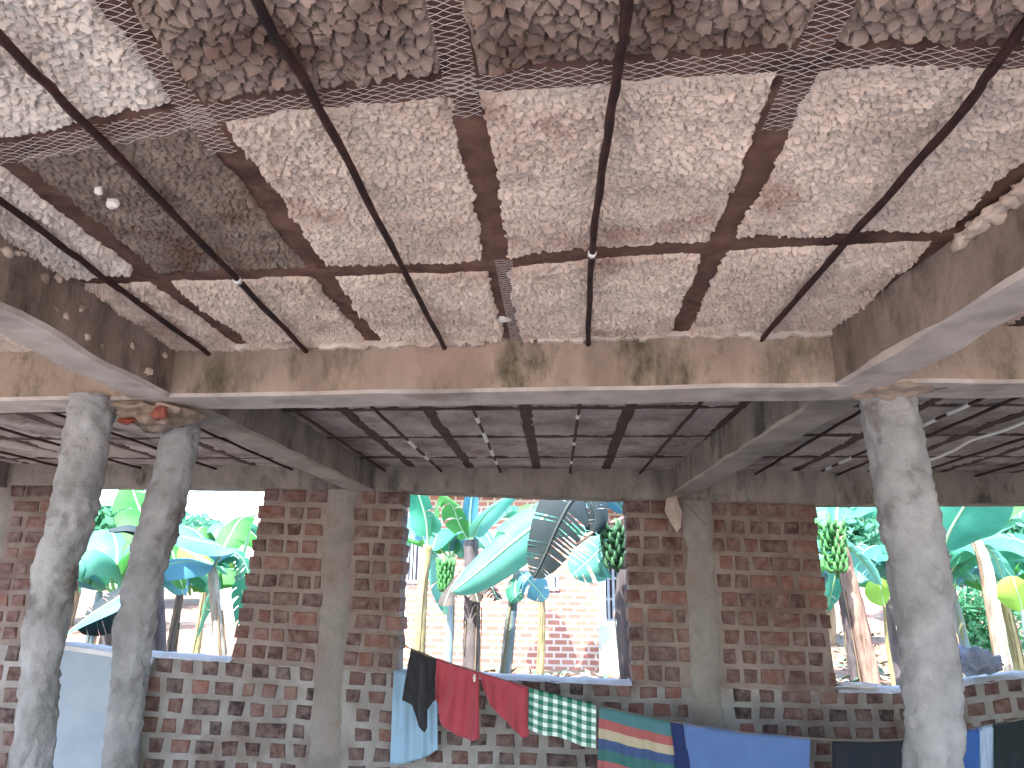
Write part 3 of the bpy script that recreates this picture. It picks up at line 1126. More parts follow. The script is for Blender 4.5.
# board leaning under the left window
bd = MB()
zt = 1.10
b0, b1 = [(64, 649), (47, 780)], [(150, 664), (128, 780)]
cs = []
for (x, y), zz in (((58, 646), None), ((152, 660), None)):
    cs.append(onp(x, y, (0, 5.735, 0), WN))
lb = np.array([cs[0][0] - 0.05, wall_y(cs[0][0]) - 0.42, 0.0])
rbp = np.array([cs[1][0] + 0.02, wall_y(cs[1][0]) - 0.42, 0.0])
t = np.array([0, 0.022, 0.008])
bd.hexa([lb, rbp, cs[1], cs[0], lb + t, rbp + t, cs[1] + t, cs[0] + t])
bo = bd.build('board', M['board'])
tag(bo, 'pale blue grey board leaning against the wall under the left window', 'board')
ed = MB()
c0, c1 = cs[0], cs[1]
ed.hexa([c0 + [0, -.006, -.02], c1 + [0, -.006, -.02], c1 + [0, -.006, .012], c0 + [0, -.006, .012], c0 + [0, .03, -.02], c1 + [0, .03, -.02], c1 + [0, .03, .012], c0 + [0, .03, .012]])
ed.build('edge_strip', M['sill'], bo)

# torn scrap and twig caught at the end of the rear beam
tp = [aty(x, y, 5.68) for x, y in ((667, 498), (676, 496), (682, 512), (681, 527), (677, 532), (671, 522), (665, 510))]
ctr = aty(673, 514, 5.62)
ts = MB()
ts.add(tp + [ctr] + [p + np.array([0, 0.03, 0]) for p in tp], [(i, (i + 1) % 7, 7) for i in range(7)] + [(i, 8 + i, 8 + (i + 1) % 7, (i + 1) % 7) for i in range(7)] + [tuple(range(14, 7, -1))])
tag(ts.build('torn_scrap', cloth_mat('dirty_cloth', lin(168, 152, 140), lin(196, 182, 170))), 'torn pale scrap hanging at the end of the rear beam above the right brick pier', 'scrap')
tw = MB()
tw.tube(spline([aty(682, 500, 5.66), aty(690, 508, 5.62), aty(697, 515, 5.6), aty(706, 525, 5.6)], 12), 0.006, 5)
tw.tube(spline([aty(688, 506, 5.64), aty(695, 505, 5.6), aty(700, 509, 5.58)], 8), 0.004, 5)
tag(tw.build('dry_twig', M['rope']), 'thin dry twig sticking out beside the torn pale scrap', 'twig')

# white cord sagging below the rear ceiling on the right
cd = MB()
cpx = [(918, 463), (928, 460), (950, 452), (964, 444), (972, 440), (985, 436), (1005, 430), (1024, 422), (1050, 410)]
cpts = [onz(x, y, 2.46) for x, y in cpx]
cpts = [cpts[0] + np.array([0, 0, 0.05])] + cpts[1:]
cd.tube(spline(cpts, 60), 0.009, 6)
tag(cd.build('white_cord', M['cord'], smooth=True), 'bright white cord sagging under the ceiling right of the single column', 'cord')
for seg in ([(829, 468), (838, 463)], [(849, 458), (857, 455), (866, 452)], [(919, 427), (929, 421)], [(936, 418), (950, 413)], [(960, 409), (975, 402)]):
    pass
dr = MB()
a, b = onz(822, 471, ZC - 0.03), onz(985, 397, ZC - 0.03)
dr.tube([a + (b - a) * i / 20 for i in range(21)], 0.008, 6)
cr = [o for o in bpy.data.objects if o.get('label') == 'grey ceiling bay above the right window'][0]
dro = dr.build('rod', M['rod'], cr, smooth=True)
for (x0, x1) in ((829, 838), (849, 866), (919, 930), (937, 951), (960, 975)):
    w = MB()
    w.tube(spline([a + (b - a) * ((x - 822) / 163) for x in (x0, (x0 + x1) / 2, x1)], 6), 0.011, 6)
    # position along the rod by its own length
    w.build('wrap', M['wrap'], dro, smooth=True)

# ------------------------------------------------------------------ banana garden


def leaf_mat(name, c1, c2, trans=0.45):
    n = NT(name, 0.55)
    c = n.ramp(n.noise(1.6, 4), [(0.35, c1), (0.65, c2)])
    n.color(c)
    tr = n.t.nodes.new('ShaderNodeBsdfTranslucent')
    n.link(c, tr.inputs['Color'])
    mx = n.t.nodes.new('ShaderNodeMixShader')
    mx.inputs[0].default_value = trans
    n.link(n.b.outputs[0], mx.inputs[1])
    n.link(tr.outputs[0], mx.inputs[2])
    n.link(mx.outputs[0], n.t.nodes['Material Output'].inputs['Surface'])
    return n.m


LEAF = [leaf_mat('leaf_teal', lin(52, 128, 100), lin(84, 158, 128)), leaf_mat('leaf_green', lin(60, 128, 62), lin(92, 154, 84)),
        leaf_mat('leaf_mint', lin(84, 152, 132), lin(112, 174, 154)), leaf_mat('leaf_blue', lin(74, 128, 146), lin(98, 148, 160), 0.25)]
DARKLEAF = leaf_mat('leaf_shaded', lin(32, 42, 45), lin(44, 56, 58), 0.03)  # shade near the wall painted into these leaves as near-black green
DARKRIB = plain('leaf_shaded_midrib', lin(58, 66, 64), 0.6)  # midrib darkened to go with the shade-coloured blade
BRIGHT = leaf_mat('leaf_fresh', lin(122, 168, 64), lin(150, 190, 84))
MIDRIB = plain('leaf_midrib', lin(150, 190, 150), 0.5)
STEM = [mottled('banana_stem_yellow', lin(122, 116, 76), lin(160, 150, 112), 3, stretch=(4, 4, 0.6), c3=lin(112, 92, 76), s3=2, rough=0.6),
        mottled('banana_stem_grey', lin(74, 68, 70), lin(104, 96, 94), 3, stretch=(4, 4, 0.6), c3=lin(60, 50, 50), s3=2, rough=0.7),
        mottled('banana_stem_blue', lin(88, 108, 122), lin(120, 138, 142), 3, stretch=(4, 4, 0.6), c3=lin(120, 120, 84), s3=2, rough=0.6)]
STEM.append(mottled('banana_stem_pale', lin(136, 128, 114), lin(172, 164, 148), 4, stretch=(5, 5, 0.5), c3=lin(104, 90, 80), s3=3, rough=0.7))
BARK = mottled('dry_fibre', lin(118, 100, 82), lin(150, 132, 108), 5, stretch=(6, 6, 0.5), c3=lin(90, 70, 56), s3=3)
FRUIT = mottled('green_banana', lin(58, 112, 62), lin(88, 140, 80), 5, rough=0.5)
FRUIT_SHADED = mottled('shaded_green_banana', lin(48, 84, 58), lin(70, 108, 74), 5, rough=0.5)  # fruit colour darkened for the shade the bunch hangs in
DRYLEAF = leaf_mat('leaf_dry', lin(72, 64, 58), lin(98, 88, 80), 0.15)


def banana_leaf(path, width, mat, parent, tears=0.25, fold=0.35, droop=0.25, side=None, n=36, seed=None, petiole=0.12):
    """one banana leaf: midrib tube plus a blade of strips torn at random, attached to the plant"""
    rnd = random.Random(seed if seed is not None else random.random())
    c = spline(path, n)
    L = sum(np.linalg.norm(c[i + 1] - c[i]) for i in range(n))
    mb = MB()
    mb.tube(c, [0.022 * (1 - 0.8 * i / n) * min(1.0, L / 1.5) + 0.003 for i in range(n + 1)], 6, 1)
    upv = np.array([0, 0, 1.0])
    for sg in (-1, 1):
        strips = []
        cur = [int(petiole * n)]
        for i in range(int(petiole * n) + 1, n + 1):
            cur.append(i)
            if rnd.random() < tears:
                strips.append(cur)
                cur = [i]
        if len(cur) > 1:
            strips.append(cur)
        for st in strips:
            dd = droop * (0.5 + rnd.random()) if tears > 0.05 else droop
            vs, fs = [], []
            rows = 4
            shrink = rnd.uniform(0.0, 0.3) if tears > 0.15 else 0
            for a, i in enumerate(st):
                t = (i / n - petiole) / (1 - petiole)
                w = width * (math.sin(math.pi * min(1, max(0, 0.03 + 0.97 * t)) ** 0.75)) ** 0.6
                tg = c[min(i + 1, n)] - c[max(i - 1, 0)]
                tg = tg / (np.linalg.norm(tg) + 1e-9)
                s = np.cross(tg, side if side is not None else upv)
                s = s / (np.linalg.norm(s) + 1e-9)
                nv = np.cross(s, tg)
                mid = (len(st) - 1) / 2
                for r in range(rows + 1):
                    q = r / rows
                    ang = fold - (dd + fold) * q * 1.2
                    o = s * sg * w * q * math.cos(ang) + (nv * math.sin(ang) * w * q if side is not None else upv * math.sin(ang) * w * q)
                    o = o + tg * w * q * (0.25 - shrink * (a - mid) / max(1, len(st)))
                    vs.append(c[i] + o)
                if a:
                    b = (a - 1) * (rows + 1)
                    fs += [(b + r, b + r + 1, b + rows + 2 + r, b + rows + 1 + r) for r in range(rows)]
            mb.add(vs, fs, 0)
    o = mb.build('leaf', [mat, DARKRIB if mat is DARKLEAF else MIDRIB], parent, smooth=True)
    off(parent, o)
    return o


def bunch(parent, top, length, r, mat=FRUIT, seed=0, lean=(0, 0)):
    """hanging bunch: hands of upward curving fruit around a stalk"""
    rnd = random.Random(seed)
    top = np.array(top, float)
    st = MB()
    ax = [top + np.array([lean[0] * t, lean[1] * t, -length * 1.12 * t]) for t in np.linspace(-0.12, 1, 8)]
    st.tube(ax, 0.022, 6)
    bo = off(parent, st.build('fruit_bunch', mat, parent, smooth=True))
    nh = 7
    for h in range(nh):
        t = 0.08 + 0.84 * h / (nh - 1)
        c = top + np.array([lean[0] * t, lean[1] * t, -length * t])
        hd = MB()
        k = 9
        rr = r * (1 - 0.35 * t)
        for i in range(k):
            a = 2 * math.pi * (i + 0.5 * (h % 2)) / k + rnd.uniform(-.15, .15)
            d = np.array([math.cos(a), math.sin(a), 0])
            pts = [c + d * 0.02, c + d * rr * 0.6 + np.array([0, 0, -0.035]), c + d * rr * 0.95 + np.array([0, 0, 0.0]), c + d * rr + np.array([0, 0, 0.06])]
            hd.tube(spline(pts, 6), [0.012, 0.019, 0.021, 0.021, 0.019, 0.015, 0.006], 6)
        ho = hd.build('hand', mat, bo, smooth=True)
        ho.matrix_parent_inverse = Matrix.Translation(-Vector(parent.location))
        ho.matrix_parent_inverse = Matrix.Identity(4)
        ho.location = (0, 0, 0)


def stem(parent, path, ra, rb_, mat, fibre=True, seed=0):
    pts = spline(path, 30)
    mb = MB()
    rad = [(ra + (rb_ - ra) * i / 30) * (1 + 0.05 * math.sin(i * 1.7 + seed)) for i in range(31)]
    n = 14
    mb.tube(pts, rad, n)
    o = off(parent, mb.build('stem', mat, parent, smooth=True))
    if fibre:
        fb = MB()
        rnd = random.Random(seed)
        for k in range(4):
            a = rnd.random() * 6.28
            i0, i1 = rnd.randint(0, 12), rnd.randint(18, 30)
            line = [pts[i] + np.array([math.cos(a + .02 * i), math.sin(a + .02 * i), 0]) * (rad[i] * 1.02 + 0.008) for i in range(i0, i1, 3)]
            fb.tube(line, [0.013 if j else 0.006 for j in range(len(line))], 5, flat=0.5)
        off(parent, fb.build('dry_sheath', BARK, parent, smooth=True))
    return pts


def plant(label, base, group=None, name='banana_plant'):
    e = empty(name, base)
    return tag(e, label, 'banana plant', group)


def crown(root, top, n, length, width, seed, mats=None, az0=0.0, az1=6.283, elev=(0.5, 1.2), tears=0.2):
    rnd = random.Random(seed)
    top = np.array(top, float)
    for i in range(n):
        a = az0 + (az1 - az0) * (i + rnd.uniform(-.3, .3)) / n
        el = rnd.uniform(*elev)
        L = length * rnd.uniform(0.8, 1.15)
        d = np.array([math.cos(a), math.sin(a), 0])
        s = [top + d * L * 0.0, top + d * L * 0.28 * math.cos(el) + np.array([0, 0, L * 0.34 * math.sin(el)]),
             top + d * L * 0.62 * (0.5 + 0.5 * math.cos(el)) + np.array([0, 0, L * 0.45 * math.sin(el)]),
             top + d * L * (0.6 + 0.3 * math.cos(el)) + np.array([0, 0, L * (0.38 * math.sin(el) - 0.22)])]
        banana_leaf(s, width * rnd.uniform(0.8, 1.2), rnd.choice(mats or LEAF), root, tears=tears * rnd.uniform(0.3, 1.5), droop=rnd.uniform(0.2, 0.8), seed=seed * 31 + i)


def P(x, y, Y):
    return aty(x, y, Y)


def base_of(x, y, Y, gz=None):
    p = aty(x, y, Y)
    return np.array([p[0], p[1], ground_z(p[0], p[1]) if gz is None else gz])


def trunk_path(px, Y0, Y1=None):
    """centre line of a stem from two or more points seen in the photo, carried on down to the soil"""
    Y1 = Y1 or Y0
    k = len(px)
    pts = [aty(x, y, Y0 + (Y1 - Y0) * i / max(1, k - 1)) for i, (x, y) in enumerate(px)]
    d = pts[0] - pts[1]
    d = d / abs(d[2])
    b = pts[0] + d * (pts[0][2] - ground_z(pts[0][0], pts[0][1]) + 0.03)
    return [b] + pts


# --- middle window
t = trunk_path([(419, 645), (422, 590), (428, 545)], 9.6)
r = plant('banana plant with a yellowish stem at the left jamb of the middle window', t[0])
stem(r, t, 0.085, 0.06, STEM[0], seed=1)
for k, (pts, w, m) in enumerate([([(428, 545), (426, 520), (418, 492), (412, 470)], .26, LEAF[0]), ([(428, 545), (434, 520), (440, 500), (452, 480)], .22, LEAF[1]),
                                 ([(428, 545), (436, 560), (440, 590), (446, 615)], .14, LEAF[2]), ([(428, 545), (418, 530), (408, 515), (396, 512)], .22, LEAF[3])]):
    banana_leaf([P(x, y, 9.6 + 0.12 * i * (k - 1)) for i, (x, y) in enumerate(pts)], w, m, r, tears=0.2, seed=100 + k)
bunch(r, P(446, 560, 9.4), 0.36, 0.12, seed=3)

t = trunk_path([(471, 668), (472, 620), (472, 590), (471, 540)], 8.7)
r = plant('banana plant with the thick dark grey stem in the middle window', t[0])
stem(r, t, 0.105, 0.085, STEM[1], seed=2)
for k, (pts, w, m, te) in enumerate([([(471, 545), (470, 520), (472, 495), (476, 470)], .10, LEAF[3], .1), ([(471, 545), (480, 522), (496, 505), (520, 490)], .2, LEAF[2], .1),
                                 ([(471, 545), (460, 525), (452, 505), (440, 492)], .22, LEAF[1], .3), ([(471, 560), (460, 575), (450, 590), (444, 606)], .16, DRYLEAF, .5),
                                 ([(471, 560), (484, 574), (492, 588), (498, 600)], .15, DRYLEAF, .5), ([(471, 560), (472, 575), (474, 588), (478, 602)], .14, DRYLEAF, .5)]):
    banana_leaf([P(x, y, 8.7 - 0.1 * i) for i, (x, y) in enumerate(pts)], w, m, r, tears=te, seed=120 + k)

t = trunk_path([(504, 680), (511, 620), (518, 570)], 8.9)
r = plant('banana plant with slanting blue grey stem and one broad pale leaf across the middle window', t[0])
stem(r, t, 0.075, 0.05, STEM[2], seed=3)
banana_leaf([P(566, 500, 8.5), P(545, 517, 8.3), P(512, 543, 8.1), P(480, 570, 8.0), P(452, 592, 7.9)], .31, LEAF[2], r, tears=0.12, fold=0.25, droop=0.5, side=np.array([0.15, -1, 0.25]), seed=141, petiole=0.02)
banana_leaf([P(518, 570, 8.9), P(526, 578, 8.8), P(536, 588, 8.7), P(546, 600, 8.6)], .16, LEAF[3], r, tears=0.2, side=np.array([0, -1, 0.2]), seed=142)
banana_leaf([P(518, 570, 8.9), P(515, 590, 8.8), P(518, 602, 8.7)], .12, LEAF[0], r, tears=0.2, side=np.array([0, -1, 0.2]), seed=143)

t = trunk_path([(628, 684), (623, 620), (622, 590), (630, 520)], 7.9)
r = plant('banana plant with heavy fruit bunch and ragged dark leaf at right of the middle window', t[0])
stem(r, t, 0.075, 0.065, STEM[1], seed=4)
banana_leaf([P(618, 494, 7.3), P(596, 486, 7.1), P(574, 498, 6.95), P(558, 525, 6.9), P(545, 555, 6.9), P(534, 578, 6.9)], .26, DARKLEAF, r, tears=0.5, fold=0.0, droop=0.1, side=np.array([0.1, -1, 0.1]), seed=151, petiole=0.03)
banana_leaf([P(575, 500, 7.05), P(590, 502, 7.0), P(596, 518, 7.0), P(590, 536, 7.0)], .16, DARKLEAF, r, tears=0.3, side=np.array([0.1, -1, 0.1]), seed=152, petiole=0.02)
banana_leaf([P(630, 520, 7.8), P(616, 500, 7.7), P(600, 494, 7.6), P(590, 505, 7.5)], .2, LEAF[3], r, tears=0.1, seed=153)
banana_leaf([P(626, 560, 8.0), P(605, 548, 8.0), P(590, 560, 8.0), P(572, 575, 8.0)], .3, LEAF[2], r, tears=0.3, side=np.array([0.1, -1, 0.2]), seed=154)
pd = MB()
pd.tube(spline([P(575, 545, 6.95), P(590, 534, 7.0), P(602, 525, 7.1), P(614, 522, 7.2), P(628, 516, 7.6)], 14), 0.02, 6)
off(r, pd.build('fruit_stalk', mottled('stalk_red', lin(120, 92, 84), lin(150, 124, 108), 6), r, smooth=True))
bunch(r, P(616, 524, 7.2), 0.40, 0.17, mat=FRUIT_SHADED, seed=5)

# --- left window
t = trunk_path([(221, 660), (216, 610), (212, 568)], 8.6)
r = plant('banana plant with pale stem and drooping blue grey leaves in the left window', t[0])
stem(r, t, 0.075, 0.055, STEM[3], seed=6)
for k, (pts, w, m, te, yy) in enumerate([
        ([(214, 566), (190, 562), (165, 566), (130, 582)], .26, LEAF[3], .04, -.25), ([(214, 566), (222, 548), (195, 540), (150, 528)], .2, LEAF[3], .04, -.2),
        ([(214, 566), (232, 552), (246, 566), (252, 600)], .2, LEAF[0], .3, .1), ([(214, 566), (212, 590), (205, 610), (196, 640)], .1, LEAF[2], .3, .2),
        ([(214, 566), (180, 548), (160, 545), (130, 555)], .2, BRIGHT, .04, .35), ([(214, 566), (228, 540), (240, 520), (254, 515)], .18, LEAF[1], .1, .3)]):
    banana_leaf([P(x, y, 8.6 + yy * i) for i, (x, y) in enumerate(pts)], w, m, r, tears=te, seed=160 + k, side=np.array([0.1, -0.5, 0.9]), petiole=0.05)
t = trunk_path([(246, 655), (243, 600), (238, 575)], 9.4)
r = plant('slim banana plant with tall pale leaf stalk beside the brick jamb of the left window', t[0])
stem(r, t, 0.06, 0.05, STEM[2], seed=7, fibre=False)
banana_leaf([P(238, 575, 9.4), P(246, 545, 9.4), P(253, 510, 9.4), P(257, 470, 9.4), P(250, 440, 9.3)], .25, LEAF[0], r, tears=0.1, seed=171, petiole=0.75)
banana_leaf([P(238, 575, 9.4), P(228, 556, 9.3), P(214, 548, 9.2), P(200, 560, 9.1)], .18, BRIGHT, r, tears=0.1, seed=172)
banana_leaf([P(238, 575, 9.4), P(242, 590, 9.3), P(246, 615, 9.2), P(246, 640, 9.1)], .16, LEAF[0], r, tears=0.3, seed=173)
t = trunk_path([(160, 660), (158, 600), (156, 560)], 7.6)
r = plant('banana plant behind the thinner column with a torn dark leaf hanging over the left sill', t[0])
stem(r, t, 0.07, 0.055, STEM[1], seed=8)
banana_leaf([P(156, 560, 7.6), P(140, 582, 7.4), P(118, 598, 7.25), P(92, 614, 7.1), P(66, 634, 7.0)], .2, LEAF[3], r, tears=0.05, fold=-0.2, droop=0.4, seed=181, petiole=0.05)
banana_leaf([P(152, 568, 7.5), P(130, 596, 7.3), P(108, 612, 7.2), P(78, 630, 7.1)], .24, DARKLEAF, r, tears=0.3, fold=0, droop=0.2, side=np.array([0.2, -1, 0.4]), seed=182, petiole=0.1)
banana_leaf([P(156, 560, 7.6), P(146, 535, 7.5), P(130, 526, 7.4), P(108, 530, 7.3)], .2, DARKLEAF, r, tears=0.05, seed=183)
banana_leaf([P(156, 560, 7.6), P(150, 530, 7.8), P(138, 505, 8.0), P(130, 480, 8.2)], .3, LEAF[1], r, tears=0.1, seed=184)
for px, Y, s, lab in ((112, 11.0, 21, 'banana plant with broad mint leaves filling the upper half of the left window'), (170, 12.5, 22, 'banana plant standing further back behind the pale stemmed one in the left window'),
                      (196, 15.5, 24, 'far banana plant under the white sky in the left window'), (103, 9.6, 25, 'banana plant with mint leaves just behind the gap between the paired columns'), (88, 13.5, 23, 'banana plant far back at the outer edge of the left window')):
    b = base_of(px, 650, Y)
    r = plant(lab, b)
    top = b + np.array([0.05, 0, 2.1 if s == 24 else 1.5])
    stem(r, [b, b + np.array([0.02, 0, .8]), top], 0.09, 0.06, STEM[s % 3], seed=s)
    crown(r, top, 8, 1.9, 0.34, s, tears=0.15)

# --- right window
t = trunk_path([(873, 692), (860, 625), (848, 575), (836, 530)], 8.2)
r = plant('banana plant with thick leaning brown stem and green fruit bunch in the right window', t[0])
stem(r, t, 0.10, 0.07, mottled('banana_stem_brown', lin(120, 98, 88), lin(160, 140, 124), 3, stretch=(4, 4, .6), c3=lin(90, 66, 58), s3=2), seed=9)
bunch(r, P(829, 520, 7.9), 0.52, 0.15, seed=9, lean=(0.03, 0))
for k, (pts, w, m) in enumerate([([(836, 530), (832, 515), (822, 500), (805, 490)], .2, LEAF[2]), ([(836, 530), (850, 510), (870, 505), (900, 520)], .26, LEAF[0]),
                                 ([(836, 530), (846, 545), (862, 560), (880, 585)], .16, LEAF[2]), ([(836, 530), (838, 560), (832, 590), (826, 612)], .12, LEAF[0]), ([(836, 530), (838, 505), (846, 480), (850, 470)], .2, LEAF[0])]):
    banana_leaf([P(x, y, 8.2 + .15 * i) for i, (x, y) in enumerate(pts)], w, m, r, tears=0.25, seed=190 + k)
t = trunk_path([(952, 694), (945, 620), (940, 560)], 8.6)
r = plant('banana plant half hidden by the single column, with a huge pale leaf at its top', t[0])
stem(r, t, 0.09, 0.06, STEM[2], seed=10)
banana_leaf([P(940, 560, 8.6), P(948, 535, 8.4), P(962, 510, 8.2), P(978, 488, 8.0), P(996, 470, 7.9)], .42, LEAF[0], r, tears=0.03, fold=0.1, droop=0.1, side=np.array([-0.1, -1, 0.3]), seed=200, petiole=0.1)
banana_leaf([P(940, 560, 8.6), P(934, 590, 8.5), P(938, 620, 8.4), P(944, 650, 8.4)], .12, LEAF[2], r, tears=0.4, seed=201)
banana_leaf([P(940, 560, 8.6), P(925, 540, 8.6), P(912, 550, 8.6), P(900, 580, 8.6)], .2, LEAF[0], r, tears=0.2, seed=202)
t = trunk_path([(1006, 680), (994, 610), (984, 560), (972, 535)], 9.4)
r = plant('banana plant with a bent pale fibrous stem near the right edge', t[0])
stem(r, t, 0.10, 0.06, STEM[3], seed=11)
for k, (pts, w, m) in enumerate([([(974, 540), (962, 536), (950, 545), (944, 570)], .06, DRYLEAF), ([(974, 540), (990, 528), (1010, 520), (1036, 520)], .2, LEAF[2]), ([(974, 540), (985, 545), (996, 560), (1004, 580)], .1, LEAF[2]),
                                 ([(974, 540), (995, 515), (1015, 502), (1040, 500)], .24, LEAF[1]), ([(974, 540), (968, 520), (975, 500), (990, 485)], .2, LEAF[3])]):
    banana_leaf([P(x, y, 9.4 + .1 * i) for i, (x, y) in enumerate(pts)], w, m, r, tears=0.2, seed=210 + k)
t = trunk_path([(1030, 680), (1026, 640), (1022, 610)], 8.8)
r = plant('young plant with a round fresh green leaf at the right edge', t[0], name='young_plant')
r['category'] = 'plant'
stem(r, t, 0.03, 0.015, STEM[2], seed=12, fibre=False)
banana_leaf([P(1022, 612, 8.8), P(1020, 600, 8.75), P(1016, 588, 8.7), P(1013, 576, 8.7)], .21, BRIGHT, r, tears=0, side=np.array([0, -1, .2]), seed=221, petiole=0.02)
t = trunk_path([(893, 680), (887, 640), (884, 605)], 8.9)
r = plant('young plant with a fresh green leaf just left of the single column', t[0], name='young_plant')
r['category'] = 'plant'
stem(r, t, 0.03, 0.015, STEM[0], seed=13, fibre=False)
banana_leaf([P(884, 606, 8.9), P(882, 596, 8.85), P(881, 587, 8.8), P(880, 578, 8.8)], .17, BRIGHT, r, tears=0, side=np.array([0, -1, .2]), seed=222, petiole=0.02)
for px, Y, s, lab in ((895, 13.0, 31, 'banana plant in the middle distance behind the single column'), (965, 15.0, 32, 'far banana plant seen between the pale leaf and the bent fibrous stem'), (1015, 13.0, 33, 'banana plant in the middle distance behind the round fresh leaf'),
                      (850, 15.5, 34, 'far banana plant behind the leaning brown stem'), (955, 11.5, 35, 'banana plant with a reddish stem a little behind the huge pale leaf')):
    b = base_of(px, 640, Y)
    r = plant(lab, b)
    top = b + np.array([-0.1, 0, 1.7])
    stem(r, [b, b + np.array([-0.02, 0, .9]), top], 0.09, 0.06, STEM[s % 3], seed=s)
    crown(r, top, 8, 1.9, 0.34, s, tears=0.2)
# between middle plants and the house
for px, Y, s, lab in ((448, 13.0, 41, 'banana plant close to the brick house behind the thick grey stem'), (540, 15.0, 42, 'low banana plant in front of the brick house wall')):
    b = base_of(px, 640, Y)
    r = plant(lab, b)
    top = b + np.array([0, 0, 2.1 if s == 41 else 2.6])
    stem(r, [b, b + np.array([0.03, 0, 1]), top], 0.08, 0.05, STEM[s % 3], seed=s)
    crown(r, top, 7, 1.5, 0.28, s, tears=0.2)


# --- neighbour's brick house
def brick_mat():
    n = NT('house_brick', 0.9)
    b = n.t.nodes.new('ShaderNodeTexBrick')
    n.link(n.coords((1, 1, 1), (math.radians(90), 0, 0)), b.inputs['Vector'])
    b.inputs['Color1'].default_value = lin(160, 114, 100)
    b.inputs['Color2'].default_value = lin(134, 92, 82)
    b.inputs['Mortar'].default_value = lin(180, 168, 160)
    b.inputs['Scale'].default_value = 1.0
    b.inputs['Brick Width'].default_value = 0.30
    b.inputs['Row Height'].default_value = 0.135
    b.inputs['Mortar Size'].default_value = 0.024
    b.inputs['Bias'].default_value = -0.2
    n.color(b.outputs['Color'])
    n.bump(n.noise(30, 4), 0.3, 0.01)
    return n.m


HB = brick_mat()
GREY = mottled('grey_frame', lin(140, 148, 158), lin(164, 172, 180), 4)
ROOF = mottled('iron_roof', lin(176, 176, 178), lin(200, 198, 198), 6, rough=0.5)
DARK = plain('dark_inside', lin(52, 50, 56), 0.8)
HY = 17.0
xl, xr = P(398, 600, HY)[0] - 3.0, P(598, 600, HY)[0]
house = empty('house', ((xl + xr) / 2, HY, 0))
tag(house, "neighbour's pale brick house facing the middle window across the garden", 'house')


def hpart(mb, name, mat, parent=house, smooth=False):
    o = mb.build(name, mat, parent, smooth)
    if parent is house:
        off(house, o)
    return o


hg = -0.1
m = MB()
m.box(xl, xr, HY, HY + 5.0, hg, 3.75)
hpart(m, 'brick_wall', HB)
m = MB()
m.add([(xl - .4, HY - .5, 3.68), (xr + 2.6, HY - .5, 3.68), (xr + 2.6, HY + 2.6, 4.9), (xl - .4, HY + 2.6, 4.9), (xl - .4, HY + 5.6, 3.68), (xr + 2.6, HY + 5.6, 3.68),
       (xl - .4, HY - .5, 3.74), (xr + 2.6, HY - .5, 3.74), (xr + 2.6, HY + 2.6, 4.96), (xl - .4, HY + 2.6, 4.96), (xl - .4, HY + 5.6, 3.74), (xr + 2.6, HY + 5.6, 3.74)],
      [(0, 3, 2, 1), (3, 4, 5, 2), (6, 7, 8, 9), (9, 8, 11, 10), (0, 1, 7, 6), (4, 10, 11, 5), (1, 2, 8, 7), (2, 5, 11, 8), (0, 6, 9, 3), (3, 9, 10, 4)])
hpart(m, 'roof', ROOF)


def hwin(px0, px1, py0, py1, bars):
    a, b = P(px0, py1, HY), P(px1, py0, HY)
    m = MB()
    m.box(a[0], b[0], HY - 0.02, HY + 0.04, a[2], b[2])
    w = hpart(m, 'window', DARK)
    for (x0, x1, z0, z1) in ((a[0] - .07, a[0], a[2] - .07, b[2] + .07), (b[0], b[0] + .07, a[2] - .07, b[2] + .07), (a[0], b[0], a[2] - .07, a[2]), (a[0], b[0], b[2], b[2] + .07)):
        pass
    fr = MB()
    for (x0, x1, z0, z1) in ((a[0] - .07, a[0], a[2] - .07, b[2] + .07), (b[0], b[0] + .07, a[2] - .07, b[2] + .07), (a[0], b[0], a[2] - .07, a[2]), (a[0], b[0], b[2], b[2] + .07)):
        fr.box(x0, x1, HY - 0.05, HY + 0.02, z0, z1)
    for k in range(bars):
        x = a[0] + (b[0] - a[0]) * (k + 1) / (bars + 1)
        fr.box(x - .022, x + .022, HY - .045, HY - .01, a[2], b[2])
    fr.build('window_frame', GREY, w)


hwin(404, 420, 528, 580, 3)
hwin(543, 556, 577, 587, 4)
m = MB()
a = P(461, 553, HY)
m.box(a[0] - .09, a[0] + .09, HY - .03, HY + .02, a[2] - .09, a[2] + .09)
hpart(m, 'vent_block', plain('vent_clay', lin(120, 84, 84)))
# corner post and porch wall to the right
m = MB()
p0 = P(601, 600, HY - .6)[0]
m.box(p0 - .06, p0 + .1, HY - .66, HY - .5, hg, 3.7)
hpart(m, 'porch_post', GREY)
m = MB()
m.box(xr, xr + 2.4, HY + 1.6, HY + 1.8, hg, 3.7)
hpart(m, 'porch_wall', HB)
m = MB()
a, b = P(604, 620, HY + 1.58), P(622, 558, HY + 1.58)
m.box(a[0], b[0], HY + 1.55, HY + 1.62, a[2], b[2])
w = hpart(m, 'window', DARK)
fr = MB()
for k in range(5):
    x = a[0] + (b[0] - a[0]) * k / 4
    fr.box(x - .03, x + .03, HY + 1.5, HY + 1.56, a[2], b[2])
for k in range(4):
    z = a[2] + (b[2] - a[2]) * k / 3
    fr.box(a[0], b[0], HY + 1.51, HY + 1.55, z - .03, z + .03)
fr.build('window_frame', GREY, w)
m = MB()
m.box(xr + .15, xr + 2.4, HY - .7, HY + 1.6, hg, 0.25)
hpart(m, 'porch_step', M['sill'])
m = MB()
a = P(610, 660, HY - .72)
m.box(xr + .12, xr + 2.3, HY - .68, HY - .6, 0.2, 0.95)
hpart(m, 'porch_rail', mottled('painted_rail', lin(150, 190, 176), lin(176, 208, 196), 3))

